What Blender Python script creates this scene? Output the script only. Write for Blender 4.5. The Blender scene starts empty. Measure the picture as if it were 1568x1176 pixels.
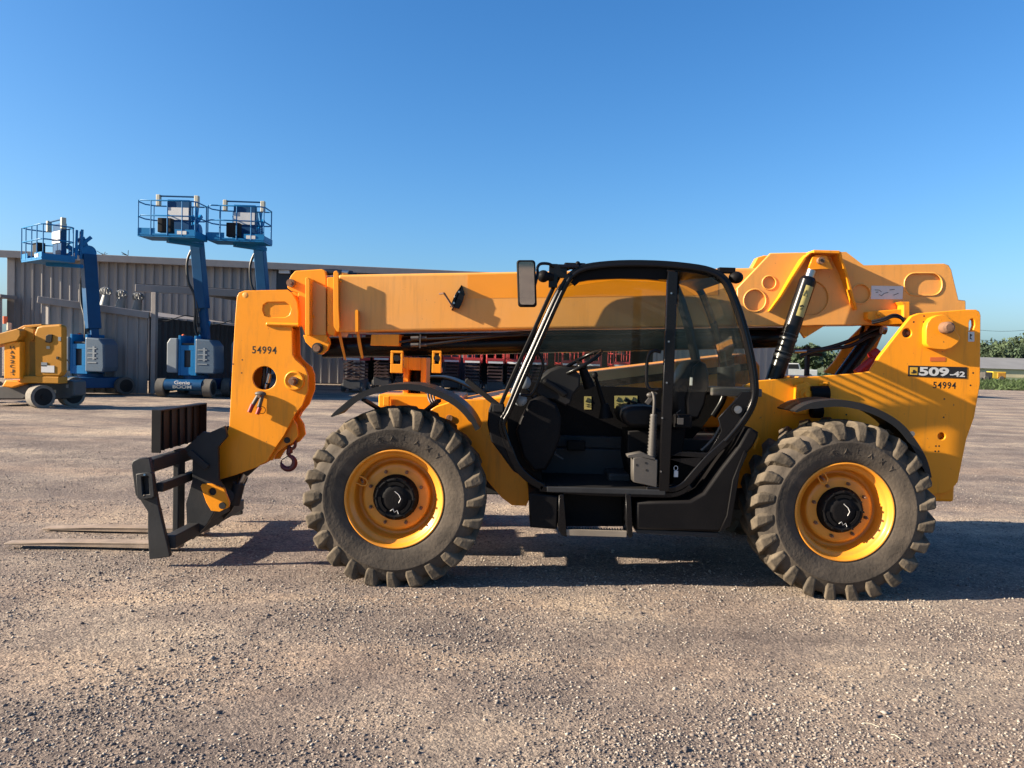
import bpy, bmesh, math, random
import numpy as np
from mathutils import Vector, Matrix
R_ = math.radians
random.seed(7)
scene = bpy.context.scene
C = scene.collection

# ------------------------------------------------------------------ camera
F = 1180.0; CH = 1.70; PITCH = math.atan(44.0/F); ROLL = R_(1.64)
cam_d = bpy.data.cameras.new("camera"); cam = bpy.data.objects.new("camera", cam_d); C.objects.link(cam)
RM = Matrix.Rotation(math.pi/2-PITCH, 3, 'X') @ Matrix.Rotation(ROLL, 3, 'Z')
cam.matrix_world = Matrix.Translation((0, 0, CH)) @ RM.to_4x4()
cam_d.sensor_width = 36; cam_d.lens = F/1568*36; cam_d.clip_start = 0.1; cam_d.clip_end = 3000
scene.camera = cam

# ------------------------------------------------------------------ sky and sun
SUN = Vector((-1, -0.19, 0.42)).normalized()          # towards the sun
w = bpy.data.worlds.new("World"); scene.world = w; w.use_nodes = True
nt = w.node_tree; bg = nt.nodes['Background']
sky = nt.nodes.new('ShaderNodeTexSky'); sky.sky_type = 'NISHITA'; sky.sun_disc = False
sky.sun_elevation = math.asin(SUN.z); sky.sun_rotation = math.atan2(SUN.x, SUN.y) % (2*math.pi)
sky.air_density = 1.0; sky.dust_density = 1.5; sky.ozone_density = 1.0; sky.altitude = 0
sp = nt.nodes.new('ShaderNodeSeparateColor'); cb = nt.nodes.new('ShaderNodeCombineColor'); nt.links.new(sky.outputs[0], sp.inputs[0])
for ch, (k_, p_) in enumerate(((.132, 1.53), (.322, 1.15), (.575, 1.0))):      # colour balance of the clear evening sky
    pw = nt.nodes.new('ShaderNodeMath'); pw.operation = 'POWER'; pw.inputs[1].default_value = p_; ml = nt.nodes.new('ShaderNodeMath'); ml.operation = 'MULTIPLY'; ml.inputs[1].default_value = k_
    mn = nt.nodes.new('ShaderNodeMath'); mn.operation = 'MINIMUM'; mn.inputs[1].default_value = 3.5
    nt.links.new(sp.outputs[ch], pw.inputs[0]); nt.links.new(pw.outputs[0], ml.inputs[0]); nt.links.new(ml.outputs[0], mn.inputs[0]); nt.links.new(mn.outputs[0], cb.inputs[ch])
nt.links.new(cb.outputs[0], bg.inputs[0]); bg.inputs[1].default_value = 0.12
sd = bpy.data.lights.new("sun", 'SUN'); sd.energy = 5.0; sd.angle = R_(0.53); sd.color = (1.0, 0.86, 0.68)
so = bpy.data.objects.new("sun", sd); C.objects.link(so); so.rotation_euler = SUN.to_track_quat('Z', 'Y').to_euler()
so.location = (-20, -5, 15)
vs = scene.view_settings
vs.view_transform = 'Standard'; vs.look = 'None'; vs.exposure = 1.62; vs.gamma = 1

# ------------------------------------------------------------------ helpers
def at(px, py, Y):
    d = RM @ Vector(((px-784)/F, -(py-588)/F, -1)); t = Y/d.y
    return Vector((d.x*t, Y, CH+d.z*t))
def gat(px, py, z=0.0):
    d = RM @ Vector(((px-784)/F, -(py-588)/F, -1)); t = (z-CH)/d.z
    return Vector((d.x*t, d.y*t, z))

def link(name, me, mat=None, parent=None):
    o = bpy.data.objects.new(name, me); C.objects.link(o)
    if mat and me is not None and not me.materials: me.materials.append(mat)
    if parent is not None: o.parent = parent
    return o
def tag(o, label=None, cat=None, group=None, kind=None):
    if label: o['label'] = label
    if cat: o['category'] = cat
    if group: o['group'] = group
    if kind: o['kind'] = kind
    return o
def empty(name, loc=(0, 0, 0)):
    o = bpy.data.objects.new(name, None); C.objects.link(o); o.location = loc; o.empty_display_size = .2
    return o
def kids(o): return [c for c in bpy.data.objects if c.parent == o]
def rebase(root, loc):
    loc = Vector(loc); root.location = loc
    for c in kids(root): c.location = c.location-loc
def copy_tree(o, parent=None):
    c = o.copy(); C.objects.link(c); c.parent = parent
    for ch in kids(o): copy_tree(ch, c)
    return c

class MB:
    def __init__(s): s.v = []; s.f = []; s.sm = []
    def add(s, vs_, fs, smooth=False):
        b = len(s.v); s.v += [tuple(v) for v in vs_]; s.f += [tuple(i+b for i in f) for f in fs]; s.sm += [smooth]*len(fs)
    def box(s, a, b):
        x0, x1 = sorted((a[0], b[0])); y0, y1 = sorted((a[1], b[1])); z0, z1 = sorted((a[2], b[2]))
        s.add([(x0,y0,z0),(x1,y0,z0),(x1,y1,z0),(x0,y1,z0),(x0,y0,z1),(x1,y0,z1),(x1,y1,z1),(x0,y1,z1)],
              [(0,3,2,1),(4,5,6,7),(0,1,5,4),(1,2,6,5),(2,3,7,6),(3,0,4,7)])
    def bar(s, p, q, w_, h_, up=(0, 0, 1)):
        p = Vector(p); q = Vector(q); d = (q-p).normalized(); u = Vector(up)
        if abs(d.dot(u)) > .98: u = Vector((0, 1, 0))
        a = d.cross(u).normalized()*w_/2; b = a.cross(d).normalized()*h_/2
        s.add([p-a-b, p+a-b, p+a+b, p-a+b, q-a-b, q+a-b, q+a+b, q-a+b],
              [(0,3,2,1),(4,5,6,7),(0,1,5,4),(1,2,6,5),(2,3,7,6),(3,0,4,7)])
    def cyl(s, p, q, r0, r1=None, n=16, caps=True):
        s.tube([p, q], [r0, r0 if r1 is None else r1], n, caps)
    def tube(s, path, r, n=10, caps=True, closed=False):
        P = [Vector(p) for p in path]; m = len(P)
        if not isinstance(r, (list, tuple)): r = [r]*m
        rings = []; prev = None
        for i, p in enumerate(P):
            if closed: d = P[(i+1) % m]-P[i-1]
            else: d = P[min(i+1, m-1)]-P[max(i-1, 0)]
            d.normalize()
            if prev is None:
                u = Vector((0, 0, 1)) if abs(d.z) < .9 else Vector((0, 1, 0))
                a = d.cross(u).normalized()
            else:
                a = (prev-d*prev.dot(d)).normalized()
            prev = a; b = d.cross(a)
            rings.append([p+(a*math.cos(t)+b*math.sin(t))*r[i] for t in [2*math.pi*k/n for k in range(n)]])
        vs_ = [v for rg in rings for v in rg]; fs = []
        mm = m if closed else m-1
        for i in range(mm):
            j = (i+1) % m
            for k in range(n):
                k2 = (k+1) % n; fs.append((i*n+k, j*n+k, j*n+k2, i*n+k2))
        s.add(vs_, fs, True)
        if caps and not closed:
            s.add(rings[0], [tuple(range(n))]); s.add(rings[-1], [tuple(range(n))[::-1]])
    def lathe(s, prof, c=(0, 0, 0), n=64, ang=(0, 2*math.pi), smooth=True):
        # prof of (r, y) about the y axis through c
        full = abs(ang[1]-ang[0]-2*math.pi) < 1e-6; m = n if full else n+1
        vs_ = []
        for k in range(m):
            t = ang[0]+(ang[1]-ang[0])*k/n
            for r, y in prof: vs_.append((c[0]+r*math.cos(t), c[1]+y, c[2]+r*math.sin(t)))
        L = len(prof); fs = []
        for k in range(n):
            k2 = (k+1) % m
            for i in range(L-1): fs.append((k*L+i, k2*L+i, k2*L+i+1, k*L+i+1))
        s.add(vs_, fs, smooth)
    def prism(s, pts, y0, y1):
        n = len(pts); vs_ = [(p[0], y0, p[1]) for p in pts]+[(p[0], y1, p[1]) for p in pts]
        s.add(vs_, [tuple(range(n)), tuple(range(2*n-1, n-1, -1))]+[(i, i+n, (i+1) % n+n, (i+1) % n) for i in range(n)])
    def sphere(s, c, r, n=12, m=8):
        c = Vector(c); rr = r if isinstance(r, (tuple, list)) else (r, r, r)
        vs_ = []; fs = []
        for j in range(m+1):
            ph = math.pi*j/m
            for k in range(n):
                t = 2*math.pi*k/n; vs_.append((c.x+rr[0]*math.sin(ph)*math.cos(t), c.y+rr[1]*math.sin(ph)*math.sin(t), c.z+rr[2]*math.cos(ph)))
        for j in range(m):
            for k in range(n): fs.append((j*n+k, (j+1)*n+k, (j+1)*n+(k+1) % n, j*n+(k+1) % n))
        s.add(vs_, fs, True)
    def build(s, name, mat, parent=None, bevel=0, seg=2, loc=None):
        me = bpy.data.meshes.new(name)
        vv = s.v
        if loc is not None: vv = [(v[0]-loc[0], v[1]-loc[1], v[2]-loc[2]) for v in vv]
        me.from_pydata(vv, [], s.f); me.update()
        me.polygons.foreach_set('use_smooth', s.sm)
        bm = bmesh.new(); bm.from_mesh(me); bmesh.ops.recalc_face_normals(bm, faces=bm.faces); bm.to_mesh(me); bm.free()
        o = link(name, me, mat, parent)
        if loc is not None: o.location = loc
        if bevel:
            b = o.modifiers.new('bevel', 'BEVEL'); b.width = bevel; b.segments = seg; b.limit_method = 'ANGLE'; b.angle_limit = R_(40)
            b.harden_normals = False
        return o

def curve_mesh(loops, thick, bevel=0.0):
    cu = bpy.data.curves.new('tmp', 'CURVE'); cu.dimensions = '2D'; cu.fill_mode = 'BOTH'
    cu.extrude = max(thick/2-bevel, 0); cu.bevel_depth = bevel; cu.bevel_resolution = 1; cu.offset = -bevel
    for lp in loops:
        sp = cu.splines.new('POLY'); sp.points.add(len(lp)-1)
        for i, p in enumerate(lp): sp.points[i].co = (p[0], p[1], 0, 1)
        sp.use_cyclic_u = True
    ob = bpy.data.objects.new('tmp', cu); me = bpy.data.meshes.new_from_object(ob)
    bpy.data.objects.remove(ob); bpy.data.curves.remove(cu)
    return me
def stand(me, Y):          # turn an xy sheet to face the camera side, plane at Y
    n = len(me.vertices); a = np.empty(n*3); me.vertices.foreach_get('co', a); a = a.reshape(-1, 3)
    b = np.stack([a[:, 0], Y-a[:, 2], a[:, 1]], 1); me.vertices.foreach_set('co', b.ravel()); me.update()
    return me
def circ(px, py, r, n=28): return [(px+r*math.cos(2*math.pi*k/n), py+r*math.sin(2*math.pi*k/n)) for k in range(n)]
def slot(x0, y0, x1, y1, r, n=6):
    o = []
    for cx, cy, a0 in ((x1-r, y0+r, -90), (x1-r, y1-r, 0), (x0+r, y1-r, 90), (x0+r, y0+r, 180)):
        for k in range(n+1):
            a = R_(a0+90*k/n); o.append((cx+r*math.cos(a), cy+r*math.sin(a)))
    return o
def plate(name, pts, Y, thick, mat, parent=None, holes=(), bevel=.004, label=None):
    """outline in photo pixels read at depth Y (front face), real thickness behind it"""
    lp = []
    for L in [pts]+list(holes): lp.append([(at(x, y, Y).x, at(x, y, Y).z) for x, y in L])
    me = stand(curve_mesh(lp, thick, bevel), Y+thick/2)
    o = link(name, me, mat, parent)
    if label: o['label'] = label
    return o
def text(name, s, px0, py0, px1, py1, Y, mat, parent=None, bold=0.0, thick=.0003, space=1.0):
    """words whose box runs from the pixel (px0,py0) lower left to (px1,py1) upper right at depth Y"""
    cu = bpy.data.curves.new('tmp', 'FONT'); cu.body = s; cu.extrude = thick; cu.offset = bold; cu.space_character = space
    ob = bpy.data.objects.new('tmp', cu); me = bpy.data.meshes.new_from_object(ob)
    bpy.data.objects.remove(ob); bpy.data.curves.remove(cu)
    n = len(me.vertices); a = np.empty(n*3); me.vertices.foreach_get('co', a); a = a.reshape(-1, 3)
    lo = a.min(0); hi = a.max(0); u = (a[:, 0]-lo[0])/(hi[0]-lo[0]); v = (a[:, 1]-lo[1])/(hi[1]-lo[1])
    A = at(px0, py0, Y); B = at(px1, py1, Y)
    # roll of the box follows the machine: lower edge level in the world
    b = np.stack([A.x+(B.x-A.x)*u, Y-a[:, 2], A.z+(B.z-A.z)*v], 1); me.vertices.foreach_set('co', b.ravel()); me.update()
    return link(name, me, mat, parent)
def ftext(name, s, o, ux, uy, w_, h_, mat, parent=None, bold=0.0, thick=.002):
    cu = bpy.data.curves.new('tmp', 'FONT'); cu.body = s; cu.extrude = thick; cu.offset = bold; cu.align_x = 'CENTER'
    ob = bpy.data.objects.new('tmp', cu); me = bpy.data.meshes.new_from_object(ob)
    bpy.data.objects.remove(ob); bpy.data.curves.remove(cu)
    n = len(me.vertices); a = np.empty(n*3); me.vertices.foreach_get('co', a); a = a.reshape(-1, 3)
    lo = a.min(0); hi = a.max(0); u = (a[:, 0]-lo[0])/(hi[0]-lo[0])-.5; v = (a[:, 1]-lo[1])/(hi[1]-lo[1])-.5
    o = np.array(o); ux = np.array(ux, float); uy = np.array(uy, float); nn = np.cross(ux, uy)
    b = o+np.outer(u*w_, ux)+np.outer(v*h_, uy)+np.outer(a[:, 2], nn)
    me.vertices.foreach_set('co', b.ravel()); me.update()
    return link(name, me, mat, parent)
def P(lst): return [at(*p) for p in lst]
def smooth_path(pts, n=6):
    out = []; m = len(pts); V = [Vector(p) for p in pts]
    for i in range(m-1):
        p0 = V[max(i-1, 0)]; p1 = V[i]; p2 = V[i+1]; p3 = V[min(i+2, m-1)]
        for k in range(n):
            t = k/n; out.append(.5*((2*p1)+(-p0+p2)*t+(2*p0-5*p1+4*p2-p3)*t*t+(-p0+3*p1-3*p2+p3)*t**3))
    out.append(V[-1]); return out

# ------------------------------------------------------------------ materials
MATS = {}; ALB = .74
def N(nt, t, **k):
    n = nt.nodes.new(t)
    for a, b in k.items(): setattr(n, a, b)
    return n
def mat(name, col, rough=.5, metal=0.0, var=.12, scale=3.0, dust=0.0, dustcol=(.30, .24, .18), bump=0.0, bscale=60, spec=.5,
        dscale=2.5, streak=False, coat=0.0, rust=0.0, grime=0.0):
    col = tuple(c*ALB for c in col); dustcol = tuple(c*ALB for c in dustcol)
    m = bpy.data.materials.new(name); m.use_nodes = True; nt = m.node_tree; b = nt.nodes['Principled BSDF']; L = nt.links.new
    b.inputs['Metallic'].default_value = metal; b.inputs['Specular IOR Level'].default_value = spec
    b.inputs['Coat Weight'].default_value = coat; b.inputs['Coat Roughness'].default_value = .15
    tc = N(nt, 'ShaderNodeTexCoord'); n1 = N(nt, 'ShaderNodeTexNoise'); n1.inputs['Scale'].default_value = scale; n1.inputs['Detail'].default_value = 6
    if streak:
        mp = N(nt, 'ShaderNodeMapping'); mp.inputs['Scale'].default_value = (4, 4, .5); L(tc.outputs['Object'], mp.inputs[0]); vec = mp.outputs[0]
    else: vec = tc.outputs['Object']
    L(vec, n1.inputs['Vector'])
    mr = N(nt, 'ShaderNodeMapRange'); mr.inputs[1].default_value = .3; mr.inputs[2].default_value = .7
    mr.inputs[3].default_value = 1-var; mr.inputs[4].default_value = 1+var; L(n1.outputs[0], mr.inputs[0])
    mx = N(nt, 'ShaderNodeMix', data_type='RGBA', blend_type='MULTIPLY'); mx.inputs[0].default_value = 1
    mx.inputs[6].default_value = (*col, 1); L(mr.outputs[0], mx.inputs[7]); out = mx.outputs[2]
    if grime:
        mg = N(nt, 'ShaderNodeMapping'); mg.inputs['Scale'].default_value = (7, 7, .7); L(tc.outputs['Object'], mg.inputs[0])
        ng = N(nt, 'ShaderNodeTexNoise'); ng.inputs['Scale'].default_value = 2.2; ng.inputs['Detail'].default_value = 8; ng.inputs['Roughness'].default_value = .7; L(mg.outputs[0], ng.inputs['Vector'])
        rg_ = N(nt, 'ShaderNodeMapRange'); rg_.inputs[1].default_value = .52; rg_.inputs[2].default_value = .75; rg_.inputs[4].default_value = grime; L(ng.outputs[0], rg_.inputs[0])
        xg = N(nt, 'ShaderNodeMix', data_type='RGBA'); L(rg_.outputs[0], xg.inputs[0]); L(out, xg.inputs[6]); xg.inputs[7].default_value = (.20*ALB, .10*ALB, .035*ALB, 1); out = xg.outputs[2]
    if rust:
        n3 = N(nt, 'ShaderNodeTexNoise'); n3.inputs['Scale'].default_value = 26; n3.inputs['Detail'].default_value = 8; L(tc.outputs['Object'], n3.inputs['Vector'])
        r3 = N(nt, 'ShaderNodeMapRange'); r3.inputs[1].default_value = .78-rust*.3; r3.inputs[2].default_value = .86-rust*.3; L(n3.outputs[0], r3.inputs[0])
        m3 = N(nt, 'ShaderNodeMix', data_type='RGBA'); L(r3.outputs[0], m3.inputs[0]); L(out, m3.inputs[6]); m3.inputs[7].default_value = (.16, .065, .03, 1); out = m3.outputs[2]
    if dust:
        n2 = N(nt, 'ShaderNodeTexNoise'); n2.inputs['Scale'].default_value = dscale; n2.inputs['Detail'].default_value = 8; n2.inputs['Roughness'].default_value = .65
        L(tc.outputs['Object'], n2.inputs['Vector'])
        r2 = N(nt, 'ShaderNodeMapRange'); r2.inputs[1].default_value = .35; r2.inputs[2].default_value = .72; r2.inputs[3].default_value = dust*.25; r2.inputs[4].default_value = dust
        L(n2.outputs[0], r2.inputs[0])
        m2 = N(nt, 'ShaderNodeMix', data_type='RGBA'); L(r2.outputs[0], m2.inputs[0]); L(out, m2.inputs[6]); m2.inputs[7].default_value = (*dustcol, 1); out = m2.outputs[2]
        rr = N(nt, 'ShaderNodeMapRange'); rr.inputs[3].default_value = rough; rr.inputs[4].default_value = min(1, rough+.35); L(r2.outputs[0], rr.inputs[0]); L(rr.outputs[0], b.inputs['Roughness'])
    else: b.inputs['Roughness'].default_value = rough
    L(out, b.inputs['Base Color'])
    if bump:
        nb = N(nt, 'ShaderNodeTexNoise'); nb.inputs['Scale'].default_value = bscale; nb.inputs['Detail'].default_value = 4; L(tc.outputs['Object'], nb.inputs['Vector'])
        bp = N(nt, 'ShaderNodeBump'); bp.inputs['Strength'].default_value = bump; bp.inputs['Distance'].default_value = .01; L(nb.outputs[0], bp.inputs['Height']); L(bp.outputs[0], b.inputs['Normal'])
    MATS[name] = m; return m
YEL = mat('yellow paint', (1.12, .385, .005), .42, spec=.3, var=.07, scale=1.2, dust=.07, dustcol=(.70, .42, .18), coat=.1, rust=.30, grime=.38, bump=.04, bscale=25)
YELF = mat('faded yellow paint', (1.02, .425, .058), .45, var=.07, scale=.9, dust=.20, dustcol=(.66, .48, .30), coat=.1, rust=.25, grime=.25, bump=.04, bscale=25)
YELR = mat('wheel yellow', (.95, .34, .006), .42, grime=.25, var=.07, scale=4, dust=.22, dustcol=(.5, .35, .18), coat=.25)
YELS = mat('fresh yellow paint', (1.05, .36, .008), .35, var=.04, coat=.3)
BLK = mat('black frame paint', (.006, .006, .007), .25, var=.2, dust=.03, dustcol=(.10, .08, .07), coat=0, spec=.22)
BLKM = mat('matt black plastic', (.005, .005, .006), .55, var=.2, dust=.06, dustcol=(.12, .10, .085), bump=.15, bscale=90, spec=.10)
BLKS = mat('black steel', (.024, .027, .031), .45, var=.25, dust=.25, dustcol=(.12, .11, .10), rust=.06, bump=.1, bscale=40, spec=.2)
RUB = mat('tyre rubber', (.022, .021, .020), .75, var=.3, scale=5, dust=.62, dustcol=(.24, .19, .14), bump=.35, bscale=45, dscale=2.6, spec=.25)
LUG = mat('worn lug rubber', (.026, .024, .022), .8, var=.35, scale=6, dust=.8, dustcol=(.27, .215, .15), bump=.4, bscale=50, dscale=5, spec=.2)
HOSE = mat('black rubber hose', (.012, .012, .013), .4, var=.1)
STL = mat('bare steel', (.55, .53, .50), .3, metal=1, var=.15)
RUST = mat('rusty steel', (.20, .10, .06), .8, var=.35, scale=15, dust=.3, dustcol=(.45, .25, .12), bump=.3)
FORK = mat('worn fork steel', (.36, .28, .21), .55, metal=.0, var=.35, scale=7, dust=.5, dustcol=(.40, .27, .17), bump=.2, rust=.35)
HOOK = mat('dark red hook paint', (.12, .012, .018), .4, var=.2)
REDP = mat('red paint', (.42, .018, .02), .45, var=.12, dust=.1, dustcol=(.3, .15, .1))
BLU = mat('blue lift paint', (.003, .19, .46), .4, var=.08, dust=.05, dustcol=(.15, .22, .28), spec=.25)
BLUD = mat('dark blue lift paint', (.003, .070, .19), .45, spec=.2, var=.1, dust=.04, dustcol=(.15, .17, .2))
GRYC = mat('grey lift cover', (.24, .28, .31), .45, var=.06, dust=.1, dustcol=(.3, .28, .25))
GRYD = mat('slate lift cover', (.07, .12, .18), .4, var=.08, dust=.1, dustcol=(.3, .28, .25))
WHT = mat('white sheet', (.72, .72, .70), .5, var=.05)
LBLY = mat('pale yellow sticker', (.50, .42, .14), .45, var=.06)
ORG = mat('orange sticker', (.75, .16, .03), .45, var=.05)
INK = mat('black ink', (.012, .010, .008), .6, var=.1)
SEAT = mat('black seat vinyl', (.006, .006, .007), .4, spec=.16, var=.2, dust=.06, dustcol=(.10, .09, .085), bump=.1)
DGRY = mat('dark grey plastic', (.014, .014, .015), .5, var=.15, dust=.12, spec=.14, dustcol=(.12, .11, .10))
MGRY = mat('grey plastic', (.048, .047, .045), .5, var=.15, dust=.3, dustcol=(.25, .21, .17))
TRD = mat('pale tyre tread', (.19, .175, .15), .85, var=.3, scale=12, dust=.4, dustcol=(.36, .31, .25), bump=.4)
CREAM = mat('cream plastic', (.55, .52, .40), .5, var=.08)
ORBE = mat('orange beacon', (.75, .15, .05), .3, var=.05)
def glass(name, tint, gl=.10):
    m = bpy.data.materials.new(name); m.use_nodes = True; nt = m.node_tree; nt.nodes.remove(nt.nodes['Principled BSDF']); L = nt.links.new
    t = N(nt, 'ShaderNodeBsdfTransparent'); t.inputs[0].default_value = (*tint, 1)
    g = N(nt, 'ShaderNodeBsdfGlossy'); g.inputs['Roughness'].default_value = .02
    d = N(nt, 'ShaderNodeBsdfDiffuse'); d.inputs[0].default_value = (.45, .40, .33, 1)
    lw = N(nt, 'ShaderNodeFresnel'); lw.inputs[0].default_value = 1.45
    mr = N(nt, 'ShaderNodeMapRange'); mr.inputs[3].default_value = 0; mr.inputs[4].default_value = .5; L(lw.outputs[0], mr.inputs[0])
    no = N(nt, 'ShaderNodeTexNoise'); no.inputs['Scale'].default_value = 5; no.inputs['Detail'].default_value = 8
    r2 = N(nt, 'ShaderNodeMapRange'); r2.inputs[1].default_value = .4; r2.inputs[2].default_value = .8; r2.inputs[3].default_value = .0; r2.inputs[4].default_value = .05; L(no.outputs[0], r2.inputs[0])
    m1 = N(nt, 'ShaderNodeMixShader'); L(r2.outputs[0], m1.inputs[0]); L(t.outputs[0], m1.inputs[1]); L(d.outputs[0], m1.inputs[2])
    m2 = N(nt, 'ShaderNodeMixShader'); L(mr.outputs[0], m2.inputs[0]); L(m1.outputs[0], m2.inputs[1]); L(g.outputs[0], m2.inputs[2])
    L(m2.outputs[0], nt.nodes['Material Output'].inputs[0]); return m
GLS = glass('cab glass', (.86, .90, .88)); 
MIR = bpy.data.materials.new('mirror glass'); MIR.use_nodes = True
MIR.node_tree.nodes['Principled BSDF'].inputs['Metallic'].default_value = 1
MIR.node_tree.nodes['Principled BSDF'].inputs['Roughness'].default_value = .04
MIR.node_tree.nodes['Principled BSDF'].inputs['Base Color'].default_value = (.75, .75, .75, 1)

# ------------------------------------------------------------------ ground
def ground_mat(near=True):
    m = bpy.data.materials.new('gravel yard'); m.use_nodes = True; nt = m.node_tree; b = nt.nodes['Principled BSDF']; L = nt.links.new
    b.inputs['Roughness'].default_value = .95; b.inputs['Specular IOR Level'].default_value = .2
    ge = N(nt, 'ShaderNodeNewGeometry'); pos = ge.outputs['Position']
    def noise(sc, det, ro=.6, stretch=None):
        n = N(nt, 'ShaderNodeTexNoise'); n.inputs['Scale'].default_value = sc; n.inputs['Detail'].default_value = det; n.inputs['Roughness'].default_value = ro
        if stretch:
            mp = N(nt, 'ShaderNodeMapping'); mp.inputs['Scale'].default_value = stretch; L(pos, mp.inputs[0]); L(mp.outputs[0], n.inputs['Vector'])
        else: L(pos, n.inputs['Vector'])
        return n.outputs[0]
    def ramp(src, stops):
        r = N(nt, 'ShaderNodeValToRGB'); L(src, r.inputs[0]); e = r.color_ramp.elements
        while len(e) < len(stops): e.new(.5)
        for i, (p, c) in enumerate(stops): e[i].position = p; e[i].color = (*c, 1)
        return r.outputs[0]
    big = noise(.55, 5, .6); wide = noise(1.0, 5, .6, (.12, .9, 1)); fine = noise(34, 6, .7); speck = noise(140, 3, .7)
    c1 = ramp(big, [(.37, (.180, .145, .125)), (.50, (.230, .188, .157)), (.63, (.30, .248, .198))])
    c2 = ramp(wide, [(.40, (.74, .74, .77)), (.5, (1, 1, 1)), (.60, (1.28, 1.22, 1.13))])
    mx = N(nt, 'ShaderNodeMix', data_type='RGBA', blend_type='MULTIPLY'); mx.inputs[0].default_value = .85; L(c1, mx.inputs[6]); L(c2, mx.inputs[7])
    c3 = ramp(fine, [(.34, (.55, .55, .57)), (.5, (1, 1, 1)), (.68, (1.45, 1.42, 1.36))])
    mx2 = N(nt, 'ShaderNodeMix', data_type='RGBA', blend_type='MULTIPLY'); mx2.inputs[0].default_value = .8; L(mx.outputs[2], mx2.inputs[6]); L(c3, mx2.inputs[7])
    vo = N(nt, 'ShaderNodeTexVoronoi'); vo.inputs['Scale'].default_value = 75; L(pos, vo.inputs['Vector'])
    hs = N(nt, 'ShaderNodeSeparateColor'); L(vo.outputs['Color'], hs.inputs[0])
    c4 = ramp(hs.outputs[0], [(.0, (.62, .60, .62)), (.5, (1, .99, .97)), (.95, (1.5, 1.46, 1.38))])
    mx3 = N(nt, 'ShaderNodeMix', data_type='RGBA', blend_type='MULTIPLY'); mx3.inputs[0].default_value = .7; L(mx2.outputs[2], mx3.inputs[6]); L(c4, mx3.inputs[7])
    clump = noise(3.2, 9, .72); c5 = ramp(clump, [(.36, (.74, .73, .74)), (.5, (1, 1, 1)), (.62, (1.22, 1.19, 1.13))])
    mx4 = N(nt, 'ShaderNodeMix', data_type='RGBA', blend_type='MULTIPLY'); mx4.inputs[0].default_value = .8; L(mx3.outputs[2], mx4.inputs[6]); L(c5, mx4.inputs[7])
    L(mx4.outputs[2], b.inputs['Base Color'])
    ad = N(nt, 'ShaderNodeMath', operation='ADD'); L(fine, ad.inputs[0])
    m4 = N(nt, 'ShaderNodeMath', operation='MULTIPLY'); L(vo.outputs['Distance'], m4.inputs[0]); m4.inputs[1].default_value = -.45; L(m4.outputs[0], ad.inputs[1])
    ad2 = N(nt, 'ShaderNodeMath', operation='MULTIPLY_ADD'); L(noise(9, 8, .75), ad2.inputs[0]); ad2.inputs[1].default_value = 1.6; L(ad.outputs[0], ad2.inputs[2]); ad = ad2
    bp = N(nt, 'ShaderNodeBump'); bp.inputs['Strength'].default_value = 1.0; bp.inputs['Distance'].default_value = .014; L(ad.outputs[0], bp.inputs['Height'])
    L(bp.outputs[0], b.inputs['Normal'])
    return m
GRAV = ground_mat()
rng = np.random.default_rng(3)
def wave(x, y):
    h = .012*np.sin(1.3*x+.6*y)+.010*np.sin(.7*x-2.1*y+1)+.008*np.sin(2.9*x+3.3*y+2)+.005*np.sin(6.1*x-4.3*y)
    # ruts that run mostly along x in the yard behind the machine
    h = h+.012*np.sin(3.1*y+.35*x+.6*np.sin(.5*x))*(y > 8.5)
    k = np.exp(-(((y-5.7)/.55)**2)*1.0)+np.exp(-(((y-7.7)/.5)**2))
    return (h-.012)*(1-np.clip(k, 0, 1))
def grid(name, x0, x1, y0, y1, nx, ny, mt, dz=0, flat=False):
    X, Y = np.meshgrid(np.linspace(x0, x1, nx+1), np.linspace(y0, y1, ny+1))
    Z = np.zeros_like(X)+dz if flat else wave(X, Y)+dz
    if not flat:
        edge = np.minimum.reduce([X-x0, x1-X, Y-y0, y1-Y]); Z = np.where(edge < .01, -.03, Z)
    v = np.stack([X, Y, Z], -1).reshape(-1, 3)
    i = np.arange(nx*ny); a = (i//nx)*(nx+1)+i % nx
    f = np.stack([a, a+1, a+nx+2, a+nx+1], 1)
    me = bpy.data.meshes.new(name); me.from_pydata(v.tolist(), [], f.tolist()); me.update()
    me.polygons.foreach_set('use_smooth', [True]*len(me.polygons))
    return link(name, me, mt)
g = grid('ground', -900, 900, -60, 1500, 1, 1, GRAV, -.032, True); g['kind'] = 'structure'
g = grid('yard', -14, 14, 1.2, 24, 420, 340, GRAV); g['kind'] = 'structure'
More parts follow.
